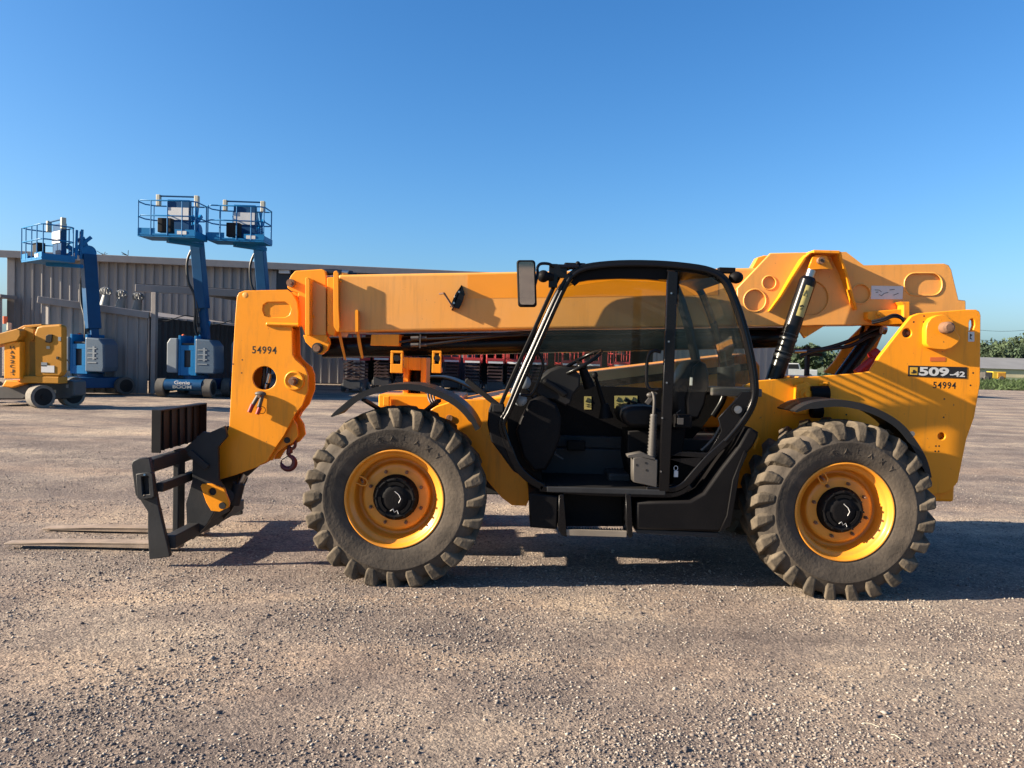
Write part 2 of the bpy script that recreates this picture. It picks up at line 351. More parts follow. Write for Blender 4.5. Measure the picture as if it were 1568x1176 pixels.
# stones
def stones(name, n, x0, x1, y0, y1, smin, smax, mt, clump=True):
    D = []
    while len(D) < n:
        m = n*3; y = y0*np.exp(rng.random(m)*math.log(y1/y0))
        x = (rng.random(m)*2-1)*(y*.74+.5)
        c = .5+.5*np.sin(1.7*x+.8*np.sin(1.1*y))*np.sin(2.3*y+.9*np.sin(1.9*x)); c = c+.35*np.sin(5.1*x+2*np.sin(3*y))*np.sin(4.3*y+x)
        keep = rng.random(m) < np.clip(.10+.85*c, .05, 1)
        D += list(zip(x[keep], y[keep]))
    D = np.array(D[:n]); x = D[:, 0]; y = D[:, 1]
    s = smin+(smax-smin)*rng.random(n)**3.6
    base = np.array([(1,0,0),(0,1,0),(-1,0,0),(0,-1,0),(.1,.1,1),(0,0,-.6),(.75,.7,.45),(-.7,.6,.4)])[:6]
    fc = np.array([(0,1,4),(1,2,4),(2,3,4),(3,0,4),(1,0,5),(2,1,5),(3,2,5),(0,3,5)])
    V = base[None]*(1+.7*(rng.random((n, 6, 3))-.5))+.25*(rng.random((n, 6, 3))-.5)
    V = V*np.stack([.7+.6*rng.random(n), .7+.6*rng.random(n), .45+.4*rng.random(n)], 1)[:, None]*s[:, None, None]
    a = rng.random(n)*6.283; ca, sa = np.cos(a)[:, None], np.sin(a)[:, None]
    X = V[..., 0]*ca-V[..., 1]*sa+x[:, None]; Yy = V[..., 0]*sa+V[..., 1]*ca+y[:, None]; Z = V[..., 2]+(wave(x, y)+s*.15)[:, None]
    co = np.stack([X, Yy, Z], -1).reshape(-1, 3)
    idx = (fc[None]+(np.arange(n)*6)[:, None, None]).reshape(-1)
    me = bpy.data.meshes.new(name); me.vertices.add(n*6); me.vertices.foreach_set('co', co.ravel().astype(np.float32))
    me.loops.add(len(idx)); me.loops.foreach_set('vertex_index', idx.astype(np.int32))
    nf = len(idx)//3; me.polygons.add(nf); me.polygons.foreach_set('loop_start', (np.arange(nf)*3).astype(np.int32)); me.polygons.foreach_set('loop_total', np.full(nf, 3, np.int32))
    at_ = me.attributes.new('tone', 'FLOAT', 'FACE'); at_.data.foreach_set('value', np.repeat(rng.random(n), 8).astype(np.float32))
    me.update(calc_edges=True); me.validate()
    o = link(name, me, mt); o['kind'] = 'stuff'; return o
STN = bpy.data.materials.new('stone'); STN.use_nodes = True; nt = STN.node_tree; b = nt.nodes['Principled BSDF']; b.inputs['Roughness'].default_value = .9; b.inputs['Specular IOR Level'].default_value = .25
a_ = N(nt, 'ShaderNodeAttribute'); a_.attribute_name = 'tone'; r_ = N(nt, 'ShaderNodeValToRGB'); nt.links.new(a_.outputs['Fac'], r_.inputs[0]); nt.links.new(r_.outputs[0], b.inputs['Base Color'])
e = r_.color_ramp.elements
for i, (p, c) in enumerate([(0, (.095, .082, .078)), (.35, (.165, .137, .120)), (.65, (.225, .187, .158)), (.95, (.29, .245, .205)), (1, (.38, .34, .29))]):
    if i >= 2 and len(e) <= i: e.new(.5)
    e[i].position = p; e[i].color = (*c, 1)
tag(stones('gravel', 190000, 0, 0, 2.4, 13, .0020, .0110, STN), 'loose grey brown gravel over the whole yard', 'gravel', kind='stuff')
tag(stones('pebbles', 4500, 0, 0, 2.4, 16, .006, .019, STN), 'larger loose pebbles among the gravel', 'pebbles', kind='stuff')

GRASS = mat('grass', (.085, .13, .03), .9, var=.45, scale=.4, dust=.35, dustcol=(.22, .19, .09), dscale=.25)
g = MB()
def strip(x0, x1, y0, y1, z): g.add([(x0, y0, z), (x1, y0, z), (x1, y1, z), (x0, y1, z)], [(0, 1, 2, 3)])
strip(20, 400, 66, 900, -.02)
tag(g.build('grass_field', GRASS), kind='structure')

# ------------------------------------------------------------------ main building
WA = Vector((-24.35, 37.2, 0)); WB = Vector((15.5, 43.45, 0)); WD = (WB-WA); WL = WD.length; WD.normalize(); WN = Vector((WD.y, -WD.x, 0))
WALL = mat('grey ribbed steel wall', (.33, .30, .275), .55, var=.10, scale=1.0, dust=.2, dustcol=(.34, .30, .26), streak=True)
TRIM = mat('grey steel trim', (.33, .30, .28), .5, var=.08, dust=.1)
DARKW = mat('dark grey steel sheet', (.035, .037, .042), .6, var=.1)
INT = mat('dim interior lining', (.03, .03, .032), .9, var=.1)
def ribbed(mb, p, d, n, L, z0, z1, pitch=.42, depth=.090, top=None):
    """trapezoid ribs along direction d from p, normal n; top(s) optionally gives the upper height"""
    prof = []
    s = 0
    while s < L-1e-3:
        for a, h in ((0, 0), (pitch*.26, 0), (pitch*.58, depth), (pitch*.72, depth), (pitch*.78, 0)):
            if s+a <= L: prof.append((s+a, h))
        s += pitch
    prof.append((L, 0))
    vs_ = []
    for s_, h in prof:
        q = p+d*s_+n*h; zt = z1 if top is None else top(s_)
        vs_ += [(q.x, q.y, z0), (q.x, q.y, zt)]
    mb.add(vs_, [(2*i, 2*i+2, 2*i+3, 2*i+1) for i in range(len(prof)-1)])
bld = empty('warehouse'); tag(bld, 'long grey ribbed steel warehouse with flat roof and open bays', 'warehouse')
EV = 5.75
def wp(s, z=0, off=0): q = WA+WD*s+WN*off; return Vector((q.x, q.y, z))
def s_of(px):   # position along the wall under an image column
    d = RM @ Vector(((px-784)/F, 0, -1)); M = np.array([[d.x, -WD.x], [d.y, -WD.y]]); t, s = np.linalg.solve(M, [WA.x, WA.y]); return s
sA0, sA1 = s_of(262), s_of(366); sB0, sB1 = s_of(556), s_of(1000)
m = MB(); w0 = 0
ribbed(m, wp(0), WD, WN, sA0, 0, EV); ribbed(m, wp(sA0, 0), WD, WN, sA1-sA0, 2.75, EV); ribbed(m, wp(sA1), WD, WN, sB0-sA1, 0, EV)
ribbed(m, wp(sB0), WD, WN, sB1-sB0, 2.55, EV); ribbed(m, wp(sB1), WD, WN, WL-sB1, 0, EV)
m.build('wall', WALL, bld)
m = MB(); BD = -14
c = [wp(0), wp(WL), wp(WL, 0, BD), wp(0, 0, BD)]
for i in (1, 2, 3):
    a, b2 = c[i], c[(i+1) % 4]; m.add([(a.x, a.y, 0), (b2.x, b2.y, 0), (b2.x, b2.y, EV), (a.x, a.y, EV)], [(0, 1, 2, 3)])
m.build('side_wall', WALL, bld)
m = MB()
r0 = [wp(-.4, EV+.02, .35), wp(WL+.4, EV+.02, .35), wp(WL+.4, EV+.45, BD), wp(-.4, EV+.45, BD)]
m.add(r0+[v+Vector((0, 0, .12)) for v in r0], [(0, 3, 2, 1), (4, 5, 6, 7), (0, 1, 5, 4), (1, 2, 6, 5), (2, 3, 7, 6), (3, 0, 4, 7)])
m.build('roof', TRIM, bld)
m = MB(); m.bar(wp(-.45, EV+.07, .42), wp(WL+.45, EV+.07, .42), .14, .34); m.build('gutter', TRIM, bld, .02)
m = MB(); m.bar(wp(.15, 0, .06), wp(.15, EV, .06), .1, .34, WD); m.build('corner_trim', TRIM, bld, .01)
m = MB(); s = s_of(417); m.bar(wp(s, 0, .05), wp(s, EV-.15, .05), .1, .26, WD); m.build('downpipe', TRIM, bld, .01)
m = MB(); m.box(wp(s_of(424), 4.3, .02), wp(s_of(424)+.02, 4.3, .02)) if 0 else None
a = wp(s_of(423), 0, .07); b2 = wp(s_of(448), 0, .07); m.add([(a.x,a.y,2.8),(b2.x,b2.y,2.8),(b2.x,b2.y,EV-.1),(a.x,a.y,EV-.1),(a.x,a.y-.05,2.8),(b2.x,b2.y-.05,2.8),(b2.x,b2.y-.05,EV-.1),(a.x,a.y-.05,EV-.1)],
      [(0,3,2,1),(4,5,6,7),(0,1,5,4),(1,2,6,5),(2,3,7,6),(3,0,4,7)]); m.build('dark_panel', DARKW, bld)
m = MB(); q = at(436, 416, a.y-.1); m.box(q+Vector((-.27, -.12, -.1)), q+Vector((.27, .10, .1))); m.build('wall_light', WHT, bld, .02)
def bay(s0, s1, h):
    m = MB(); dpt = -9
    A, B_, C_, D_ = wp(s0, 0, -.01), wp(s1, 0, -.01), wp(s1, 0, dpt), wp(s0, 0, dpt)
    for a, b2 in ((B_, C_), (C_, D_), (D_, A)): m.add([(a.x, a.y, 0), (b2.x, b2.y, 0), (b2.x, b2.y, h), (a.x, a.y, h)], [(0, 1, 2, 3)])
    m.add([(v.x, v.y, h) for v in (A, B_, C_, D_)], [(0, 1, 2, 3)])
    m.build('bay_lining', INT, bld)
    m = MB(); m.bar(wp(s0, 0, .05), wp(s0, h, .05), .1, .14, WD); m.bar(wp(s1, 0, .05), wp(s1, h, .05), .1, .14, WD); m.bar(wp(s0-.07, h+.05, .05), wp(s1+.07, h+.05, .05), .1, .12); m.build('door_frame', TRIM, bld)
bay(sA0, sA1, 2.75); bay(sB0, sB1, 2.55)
# twigs of wire on the roof
for px in (158, 196):
    m = MB(); q = at(px, 392, 37.6); q.z = EV+.25
    for k in range(4): m.tube([q, q+Vector((random.uniform(-.35, .5), 0, random.uniform(.05, .3)))], .015, 5)
    m.build('antenna', BLKS, bld)
GALV = mat('galvanised steel', (.26, .27, .27), .55, metal=.3, var=.2)
# lean-to shed at the left
sh = empty('shed'); tag(sh, 'low grey ribbed lean-to shed with sloping top rail in front of the warehouse', 'shed')
LA = at(64, 560, 26.0); LB_ = at(226, 560, 26.9); LA.z = LB_.z = 0; LD = (LB_-LA); LL = LD.length; LD.normalize(); LN = Vector((LD.y, -LD.x, 0))
zl = at(64, 459, 26.0).z; zr = at(226, 483, 26.9).z
m = MB(); ribbed(m, LA, LD, LN, LL, 0, 0, pitch=.34, depth=.05, top=lambda s_: zl+(zr-zl)*s_/LL-.05); m.build('wall', WALL, sh)
m = MB(); m.bar(LA+Vector((-.12, 0, zl)), LB_+Vector((.05, 0, zr)), .3, .24); m.build('top_rail', TRIM, sh, .02)
m = MB(); back = Vector((-.35*.15, 1, 0))*10.2
m.add([LA+Vector((0, .1, zl)), LB_+Vector((0, .1, zr)), LB_+back+Vector((0, 0, zr+.1)), LA+back+Vector((0, 0, zl+.1))], [(0, 1, 2, 3)]); m.build('roof', TRIM, sh)
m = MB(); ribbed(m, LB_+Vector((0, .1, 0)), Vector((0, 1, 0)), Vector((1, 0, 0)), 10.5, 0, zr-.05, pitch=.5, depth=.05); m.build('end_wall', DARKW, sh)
for i, (px, py, Y) in enumerate([(158, 459, 27.5), (182, 463, 27.7), (207, 467, 27.9)]):
    v = empty('roof_vent'); base = at(px, py+5, Y)
    m = MB(); m.cyl(base+Vector((0,0,-.35)), base+Vector((.12, 0, .32)), .2, .12, 16); m.build('pipe', GALV, v)
    m = MB(); cc = base+Vector((.1, 0, .42)); 
    for k in range(10):
        a = 6.283*k/10; pts = [cc+Vector((math.cos(a)*r*1.0, math.sin(a)*r, z)) for r, z in ((.08, -.14), (.17, -.08), (.19, 0), (.15, .08), (.04, .13))]
        m.tube(pts, .022, 5)
    m.build('turbine', GALV, v)
    rebase(v, base+Vector((0, 0, -.35)))
    tag(v, ['galvanised turbine roof vent farthest left of three on the shed', 'middle galvanised turbine vent of three on the shed roof', 'galvanised turbine roof vent nearest the canopy post'][i], 'roof vent', 'turbine vents on the shed')
# canopy
cp = empty('canopy'); tag(cp, 'grey steel canopy projecting over the open bay on a corner post', 'canopy')
k0 = at(207, 441, 26.9); k1 = at(420, 462, 28.6); k1.z = k0.z
m = MB(); m.bar(k0, k1, .12, .26); m.build('fascia', TRIM, cp, .02)
m = MB(); dv = Vector((.1, 1, 0)).normalized()*10.6
m.add([k0+Vector((0,.06,.1)), k1+Vector((0,.06,.1)), k1+dv+Vector((0,0,.12)), k0+dv+Vector((0,0,.12)), k0+Vector((0,.06,.16)), k1+Vector((0,.06,.16)), k1+dv+Vector((0,0,.18)), k0+dv+Vector((0,0,.18))],
      [(0,3,2,1),(4,5,6,7),(0,1,5,4),(1,2,6,5),(2,3,7,6),(3,0,4,7)]); m.build('roof', DARKW, cp)  # dark colour carries the shade under the canopy
m = MB(); q = Vector((LB_.x+.2, 26.95, 0)); m.bar(q, (q.x, q.y, k0.z-.13), .16, .2); m.build('post', TRIM, cp, .01); m = MB(); q2 = Vector((k1.x-.3, k1.y, 0)); m.bar(q2, (q2.x, q2.y, k0.z-.13), .16, .16)
m.build('post', TRIM, cp, .01)
m = MB(); m.tube([at(228+i*14, 485+6*math.sin(i*1.1)+i*.9, 27.2) for i in range(10)], .018, 5); m.build('cable', BLKS, cp)
# small outbuilding at the far left edge
ob = empty('outbuilding'); m = MB(); a = gat(-60, 590); a = Vector((-29.5, 33, 0)); ribbed(m, Vector((-34, 36, 0)), Vector((1, 0, 0)), Vector((0, -1, 0)), 10.15, 0, 3.7, pitch=.42)
m.build('wall', WALL, ob); m = MB(); m.box((-34.1, 35.8, 3.7), (-23.8, 37.0, 3.85)); m.build('roof', TRIM, ob)
tag(ob, 'lower grey ribbed wall just left of the warehouse corner', 'outbuilding')

# ------------------------------------------------------------------ telehandler
TH = empty('telehandler')
YB = 6.52; YBf = 6.98            # boom side planes
# wheels -----------------------------------------------------------
def wheel(cx, cz, side, yaw=0.0, phase=0.0, detail=True):
    """wheel about the y axis, outer face towards -y when side=-1"""
    root = empty('wheel'); root.parent = TH
    Rr, sg = .660, 1
    m = MB()
    prof = [(.352, -.165), (.362, -.186), (.385, -.197), (.42, -.207), (.455, -.213), (.49, -.214), (.505, -.2175), (.512, -.2165), (.516, -.212), (.545, -.205), (.578, -.192), (.604, -.170), (.620, -.12), (.626, 0)]
    prof = prof+[(r, -y) for r, y in prof[-2::-1]]
    m.lathe(prof, n=96)
    ty = m.build('tyre', RUB, root)
    m = MB(); NL = 24
    rl = random.Random(int(cx*100)+3)
    for sd_ in (-1, 1):
        for i in range(NL):
            a0 = 2*math.pi*(i+(.5 if sd_ > 0 else 0))/NL+phase
            w1 = rl.uniform(-.006, .006)
            st = [  # (angle offset, half width angle, r_base, y_base, r_top, y_top)
                (-.075, .040, .520, .206, .528, .2175), (-.066, .052+w1, .555, .192, .575, .220), (-.045, .064+w1, .59, .165, .645, .210), (-.02, .066, .600, .12, Rr, .190),
                (.05, .062, .604, .06, Rr+.002, .07), (.13, .056, .605, -.005, Rr+.002, -.005), (.15, .045, .604, -.02, .63, -.03)]
            vs_ = []
            for da, hw, rb, yb, rt, yt in st:
                for s_, r_2, y_2, wf in ((-1, rb, yb, 1.42), (-1, rt, yt, .90), (1, rt, yt, .90), (1, rb, yb, 1.42)):
                    t = a0+da+s_*hw*wf; vs_.append((r_2*math.cos(t), sd_*y_2, r_2*math.sin(t)))
            fs = []
            for k in range(len(st)-1):
                for j in range(4): fs.append((k*4+j, (k+1)*4+j, (k+1)*4+(j+1) % 4, k*4+(j+1) % 4))
            fs += [(0, 1, 2, 3), tuple(len(st)*4-4+j for j in (3, 2, 1, 0))]
            m.add(vs_, fs)
    m.build('tread_lugs', LUG, root, .009, 2)
    m = MB()
    m.lathe([(.352, -.165), (.362, -.182), (.360, -.192), (.350, -.193), (.343, -.180), (.338, -.150), (.325, -.138), (.305, -.130), (.298, -.11), (.296, -.035), (.288, -.02), (.262, -.018), (.252, -.03), (.248, -.075), (.238, -.088), (.215, -.09), (.12, -.09)], n=96)
    m.build('rim', YELR, root)
    m = MB()
    m.lathe([(.168, -.088), (.168, -.105), (.158, -.120), (.150, -.150), (.142, -.158), (.130, -.160), (.124, -.150), (.095, -.150), (.088, -.158), (.060, -.160), (.0, -.160)], n=48)
    for k in range(3):
        a = k*2.094+.9+phase; m.lathe([(.100, -.15), (.100, -.163), (.122, -.163), (.122, -.15)], n=14, ang=(a, a+1.1), smooth=False)
    for k in range(12):
        a = k*6.283/12; m.cyl((.144*math.cos(a), -.155, .144*math.sin(a)), (.144*math.cos(a), -.166, .144*math.sin(a)), .008, n=6)
    m.build('hub', BLKM, root)
    if detail:
        for sx, q in ((0, [(.03, -.03), (.045, .0), (.03, .03), (.0, .055)]), (1, [(-.03, -.09), (-.01, -.075), (.0, -.10), (.02, -.085), (.03, -.11)])):
            m = MB(); m.tube([(x, -.166 if sx == 0 else -.163, z) for x, z in q], .0028, 4); m.build('chalk_mark', WHT, root)
    for k in range(8):
        a = k*6.283/8+.35+phase; m = MB(); m.cyl((.20*math.cos(a), -.088, .20*math.sin(a)), (.20*math.cos(a), -.112, .20*math.sin(a)), .013, n=6); m.cyl((.20*math.cos(a), -.112, .20*math.sin(a)), (.20*math.cos(a), -.13, .20*math.sin(a)), .007, n=8)
        m.build('wheel_nut', RUST, root)
    # valve loop
    a = R_(155) if cx < 0 else R_(122)
    c = Vector((.285*math.cos(a), -.130, .285*math.sin(a))); u = Vector((-math.cos(a), 0, -math.sin(a))); t_ = Vector((-u.z, 0, u.x))
    pts = [c+u*-.02+t_*-.028, c+u*.03+t_*-.028, c+u*.05+t_*-.015, c+u*.055, c+u*.05+t_*.015, c+u*.03+t_*.028, c+u*-.02+t_*.028]
    m = MB(); m.tube(pts, .006, 6); m.build('valve_guard', YELR, root)
    m = MB(); m.cyl(c+Vector((0, .04, 0)), c+Vector((0, -.01, 0))+u*.02, .009, n=8); m.build('valve', RUST, root)
    if detail:
        s = 'GALAXY'
        vsx = []; me_all = MB()
        for k, ch in enumerate(s):
            cu = bpy.data.curves.new('tmp', 'FONT'); cu.body = ch; cu.extrude = .0012; cu.size = .06; cu.align_x = 'CENTER'; cu.offset = 0
            ob_ = bpy.data.objects.new('tmp', cu); me = bpy.data.meshes.new_from_object(ob_); bpy.data.objects.remove(ob_); bpy.data.curves.remove(cu)
            a = R_(104-11.5*k)
            for v in me.vertices:
                r = .425+v.co.y; t = a-v.co.x/.45; 
                yy = -.2085-v.co.z-(.006 if r > .44 else 0); vsx.append((r*math.cos(t), yy, r*math.sin(t)))
            b0 = len(me_all.v); me_all.v += vsx; me_all.f += [tuple(i+b0 for i in p.vertices) for p in me.polygons]; me_all.sm += [False]*len(me.polygons); vsx = []
        me_all.build('sidewall_lettering', RUB, root)
    root.location = (cx, 5.5+.2175 if side < 0 else 7.94-.2175, cz)
    root.rotation_euler = (0, 0, (math.pi if side > 0 else 0)+yaw)
    return root
fw = at(602.5, 768.5, 5.5); rw = at(1296.4, 788.4, 5.5)
WZ = .636
wheel(fw.x, WZ, -1, phase=.05); wheel(rw.x, WZ, -1, phase=.17)
wheel(fw.x, WZ, 1, phase=.1, detail=False); wheel(rw.x, WZ, 1, phase=.3, detail=False)
# axles
for i, xx in enumerate((fw.x, rw.x)):
    m = MB(); m.cyl((xx, 5.78, WZ), (xx, 7.66, WZ), .09); m.cyl((xx, 5.66, WZ), (xx, 5.95, WZ), .15); m.cyl((xx, 7.49, WZ), (xx, 7.78, WZ), .15); m.sphere((xx, 6.72, WZ), (.22, .2, .22))
    m.bar((xx-.2, 6.0, WZ+.05), (xx-.2, 7.4, WZ+.05), .06, .06)
    m.build('axle', BLKS, TH, .01)

# chassis -----------------------------------------------------------
YS = 6.12
rear = [(1158,583),(1215,579),(1309,572),(1333,569),(1347,546),(1386,496),(1396,484),(1408,479.5),(1479,474),(1495,474),(1500,477),(1502,483),(1501,588),(1492,639),(1480,673),(1467,738),(1459,748),(1449,755),(1426,758),(1405,752),(1380,730),(1345,705),(1296,697),(1245,705),(1210,725),(1170,745),(1128,748),(1110,640),(1140,590)]
hol = [(1484,507),(1484,494),(1486,489),(1489.5,488),(1492,491),(1492.5,498),(1490,505),(1487,508)]
rear_pl = plate('rear_frame', rear, YS, .05, YEL, TH, holes=[hol, circ(1389, 510, 7), circ(1442, 668, 5.5, 16)], bevel=.006)
plate('rear_frame', [(1170,600),(1215,579),(1309,572),(1333,569),(1347,546),(1386,496),(1396,484),(1408,479.5),(1450,476),(1460,560),(1455,700),(1425,740),(1380,715),(1300,690),(1235,715),(1180,715)], 7.2, .05, YEL, TH, bevel=.006)
boss = [(1418,526),(1418,505),(1420,495),(1426,487),(1434,483),(1443,481.5),(1452,484),(1459,491),(1462,499),(1464,507),(1470,516),(1470,521),(1465,527),(1457,533),(1447,536),(1433,535),(1423,532)]
plate('pivot_boss', boss, YS-.06, .07, YEL, TH, bevel=.006)
m = MB(); c = at(1445.5, 502, YS-.06); m.cyl(c+Vector((0, 0, 0)), c+Vector((0, -.07, 0)), .046, n=24); m.cyl(c+Vector((0, -.07, 0)), c+Vector((0, -.085, 0)), .046, .03, n=24); m.build('pivot_pin', RUST, TH, .004)
def dots(name, lst, Y, r=.006, mt=INK, dd=.0006, parent=TH):
    for x, y in lst:
        m = MB(); c = at(x, y, Y); m.cyl(c+Vector((0, .004, 0)), c-Vector((0, dd, 0)), r, n=10); m.build(name, mt, parent)
dots('bolt_hole', [(1399, 493), (1414, 493), (1418, 498), (1415, 484), (1490, 571), (1486, 590), (1446, 611), (1445, 639), (1433, 683), (1438, 683), (1432, 691), (1437, 691), (1296, 635)], YS, .007)
m = MB(); c = at(1389, 510, YS+.05); m.cyl(c, c+Vector((0, .03, 0)), .05); m.cyl(c-Vector((0, .02, 0)), c+Vector((0, .03, 0)), .016, n=8); m.build('bolt', RUST, TH)
plate('sticker', slot(1424, 547, 1448, 553.5, 1, 2), YS-.002, .002, ORG, TH, bevel=0)
plate('sticker', slot(1482.5, 508, 1492, 523, .6, 2), YS-.002, .002, WHT, TH, bevel=0)
plate('sticker_mark', [(1485.5,511),(1489,513),(1486,516),(1489,520),(1485,519)], YS-.003, .001, INK, TH, bevel=0)
dec = plate('model_plate', [(1390.4,576.2),(1391,559.6),(1481,562.2),(1480.5,579.8)], YS-.003, .003, INK, TH, bevel=0)
LOGO = mat('logo yellow', (.72, .42, .04), .5)
plate('maker_emblem', [(1393.3,573.6),(1393.8,562.2),(1405.2,562.6),(1404.7,574.0)], YS-.0045, .0015, LOGO, dec, bevel=0)
plate('maker_emblem', [(1395.5,571.5),(1395.7,569.6),(1397.6,569.8),(1398.4,566),(1401,566.2),(1400.6,568),(1403.2,568),(1402.9,571),(1399,571.8)], YS-.0060, .0015, INK, dec, bevel=0)
text('model_lettering', '509', 1407, 575.2, 1453.5, 563.0, YS-.0045, WHT, dec, bold=.035)
text('model_lettering', '-42', 1454.5, 576.6, 1478, 569.0, YS-.0045, WHT, dec, bold=.03)
text('stencil_number', '54994', 1428.5, 594.6, 1464, 585.3, YS-.0005, INK, TH, bold=.012, space=1.15)
# counterweight block and engine side behind the plate
m = MB(); a = at(1400, 640, YS); b2 = at(1484, 480, YS)
q0 = at(1474, 700, YS); m.box((q0.x-.6, YS+.05, .62), (q0.x-.02, 7.6, 1.35)); m.build('counterweight', YEL, TH, .02)
m = MB(); m.box((fw.x-.25, 6.3, .55), (rw.x+.3, 7.1, .95)); m.build('chassis_beam', BLKS, TH, .01)
m = MB(); m.box((fw.x+.55, 6.35, .95), (rw.x-.35, 7.1, 1.05)); m.build('chassis_deck', BLKS, TH, .01)
m = MB(); p0 = at(1188, 745, YS+.03); m.box((p0.x-.35, YS+.06, .50), (rw.x+.5, 6.9, 1.05)); m.build('gearbox', BLKS, TH, .02)
# swing ram lug and black cylinder near the rear wheel
m = MB(); c = at(1226, 603, YS); m.prism([(c.x-.06, c.z-.16), (c.x+.03, c.z-.16), (c.x+.07, c.z-.05), (c.x+.07, c.z+.06), (c.x+.02, c.z+.1), (c.x-.06, c.z+.07)], YS-.07, YS); m.build('lug', YEL, TH, .008)
m = MB(); m.cyl(c+Vector((.01, -.07, .0)), c+Vector((.01, -.09, 0)), .045, n=20); m.cyl(c+Vector((.01, -.09, .0)), c+Vector((.01, -.12, 0)), .02, n=6); m.build('bolt', YEL, TH, .003)
m = MB(); a = at(1240, 603, YS-.06); m.cyl(a, a+Vector((.14, 0, .005)), .062, n=20); m.cyl(a+Vector((.02, 0, -.14)), a+Vector((.10, 0, -.14)), .05, n=16); m.build('hydraulic_pump', BLKM, TH, .006)
m = MB(); a = at(1262, 590, YS-.02); m.tube([a+Vector((-.03, 0, 0)), a+Vector((-.01, -.03, .02)), a+Vector((.02, -.03, .02)), a+Vector((.04, 0, -.01)), a+Vector((.03, 0, -.06))], .012, 8); m.build('lifting_eye', YEL, TH)

# front frame -------------------------------------------------------
YF = 6.06
plate('front_frame', [(655,630),(668,622),(700,612),(748,612),(775,640),(800,700),(812,760),(806,775),(784,774),(768,762),(745,735),(712,690),(690,660)], YF, .06, YEL, TH, holes=[], bevel=.008)
m = MB(); a = at(691, 623, 6.15); b2 = at(770, 598, 6.15)
za = at(691, 623, 6.2).z; zb = at(768, 602, 6.2).z
xa = at(660, 620, 6.2).x; xb = at(800, 600, 6.2).x
m.add([(xa, YF+.06, za-.02), (xb, YF+.06, zb+.01), (xb, 7.35, zb+.01), (xa, 7.35, za-.02), (xa, YF+.06, .8), (xb, YF+.06, .75), (xb, 7.35, .75), (xa, 7.35, .8)],
      [(0,1,2,3),(4,7,6,5),(0,4,5,1),(1,5,6,2),(2,6,7,3),(3,7,4,0)]); m.build('front_deck', YEL, TH, .012)
m = MB(); c = at(688, 640, YF); m.cyl(c, c-Vector((0, .01, 0)), .025, n=20); m.build('pin', RUST, TH)
m = MB(); a = at(579, 627, 6.35); b2 = at(662, 606, 6.35); m.box((a.x, 6.35, a.z-.2), (b2.x+.25, 7.1, b2.z)); m.box((a.x-.02, 6.5, .5), (b2.x+.2, 6.95, a.z)); m.build('front_nose', YEL, TH, .012)
m = MB(); a = at(588, 612, 6.34); m.box(a+Vector((0, 0, -.05)), a+Vector((.05, -.04, .03))); m.build('lug', YEL, TH, .005)
# tower over the front axle
YT = 6.62
m = MB()
A = at(617, 592, YT); B_ = at(625, 547, YT); C_ = at(653, 547, YT); D_ = at(660, 595, YT)
m.box((A.x, YT, 1.2), (A.x+.045, 6.95, B_.z)); m.box((C_.x-.045, YT, 1.2), (C_.x, 6.95, B_.z)); m.box((A.x+.045, YT, B_.z-.11), (C_.x-.045, 6.95, B_.z)); m.box((A.x+.045, 6.9, 1.2), (C_.x-.045, 6.95, B_.z-.11))
m.build('levelling_bracket', YEL, TH, .006)
m = MB(); cc = at(640, 575, YT+.12); m.cyl(cc+Vector((0, 0, -.3)), cc+Vector((0, 0, .06)), .045, n=16); m.cyl(cc+Vector((0, 0, .06)), cc+Vector((0, 0, .11)), .02, n=12); m.cyl(cc+Vector((-.08, .1, -.3)), cc+Vector((-.08, .1, .0)), .03); m.build('levelling_ram', BLKM, TH)
for x0, x1, inner in ((597.5, 617, 1), (661, 676, -1)):
    m = MB(); a = at(x0, 571, 6.35); b2 = at(x1, 541, 6.35); h = b2.z-a.z
    m.box((a.x, 6.35, a.z), (b2.x, 6.39, a.z+h*.45))
    m.box((a.x, 6.351, a.z+h*.45), (a.x+.022, 6.389, b2.z)); m.box((b2.x-.018, 6.351, a.z+h*.45), (b2.x, 6.389, b2.z)); m.box((a.x, 6.35, b2.z), (b2.x, 6.39, b2.z+.02)); m.box((a.x+.02, 6.39, a.z), (b2.x-.02, 6.7, a.z+.04))
    o = m.build('headlamp_bracket', YEL, TH, .004)
    m = MB(); m.box((a.x+.03, 6.36, a.z+h*.55), (b2.x-.03, 6.42, b2.z-.02)); m.build('headlamp', BLKM, o, .01)
    m = MB(); m.cyl(((a.x+b2.x)/2, 6.35, a.z+h*.75), ((a.x+b2.x)/2, 6.362, a.z+h*.75), .026, n=20); m.build('lens', DGRY, o)
m = MB()
for k in range(3): m.tube(smooth_path(P([(655+5*k, 600, 6.3), (657+4*k, 612, 6.25), (664+4*k, 622, 6.22), (676+4*k, 626, 6.25)]), 5), .009, 7)
m.build('hose', HOSE, TH)
m = MB(); c = at(689, 607, 6.6); m.cyl(c+Vector((0, 0, -.12)), c+Vector((0, 0, .03)), .022, n=12); m.cyl(c+Vector((0, 0, .03)), c+Vector((0, 0, .045)), .04, n=12); m.build('filler_cap', MGRY, TH)

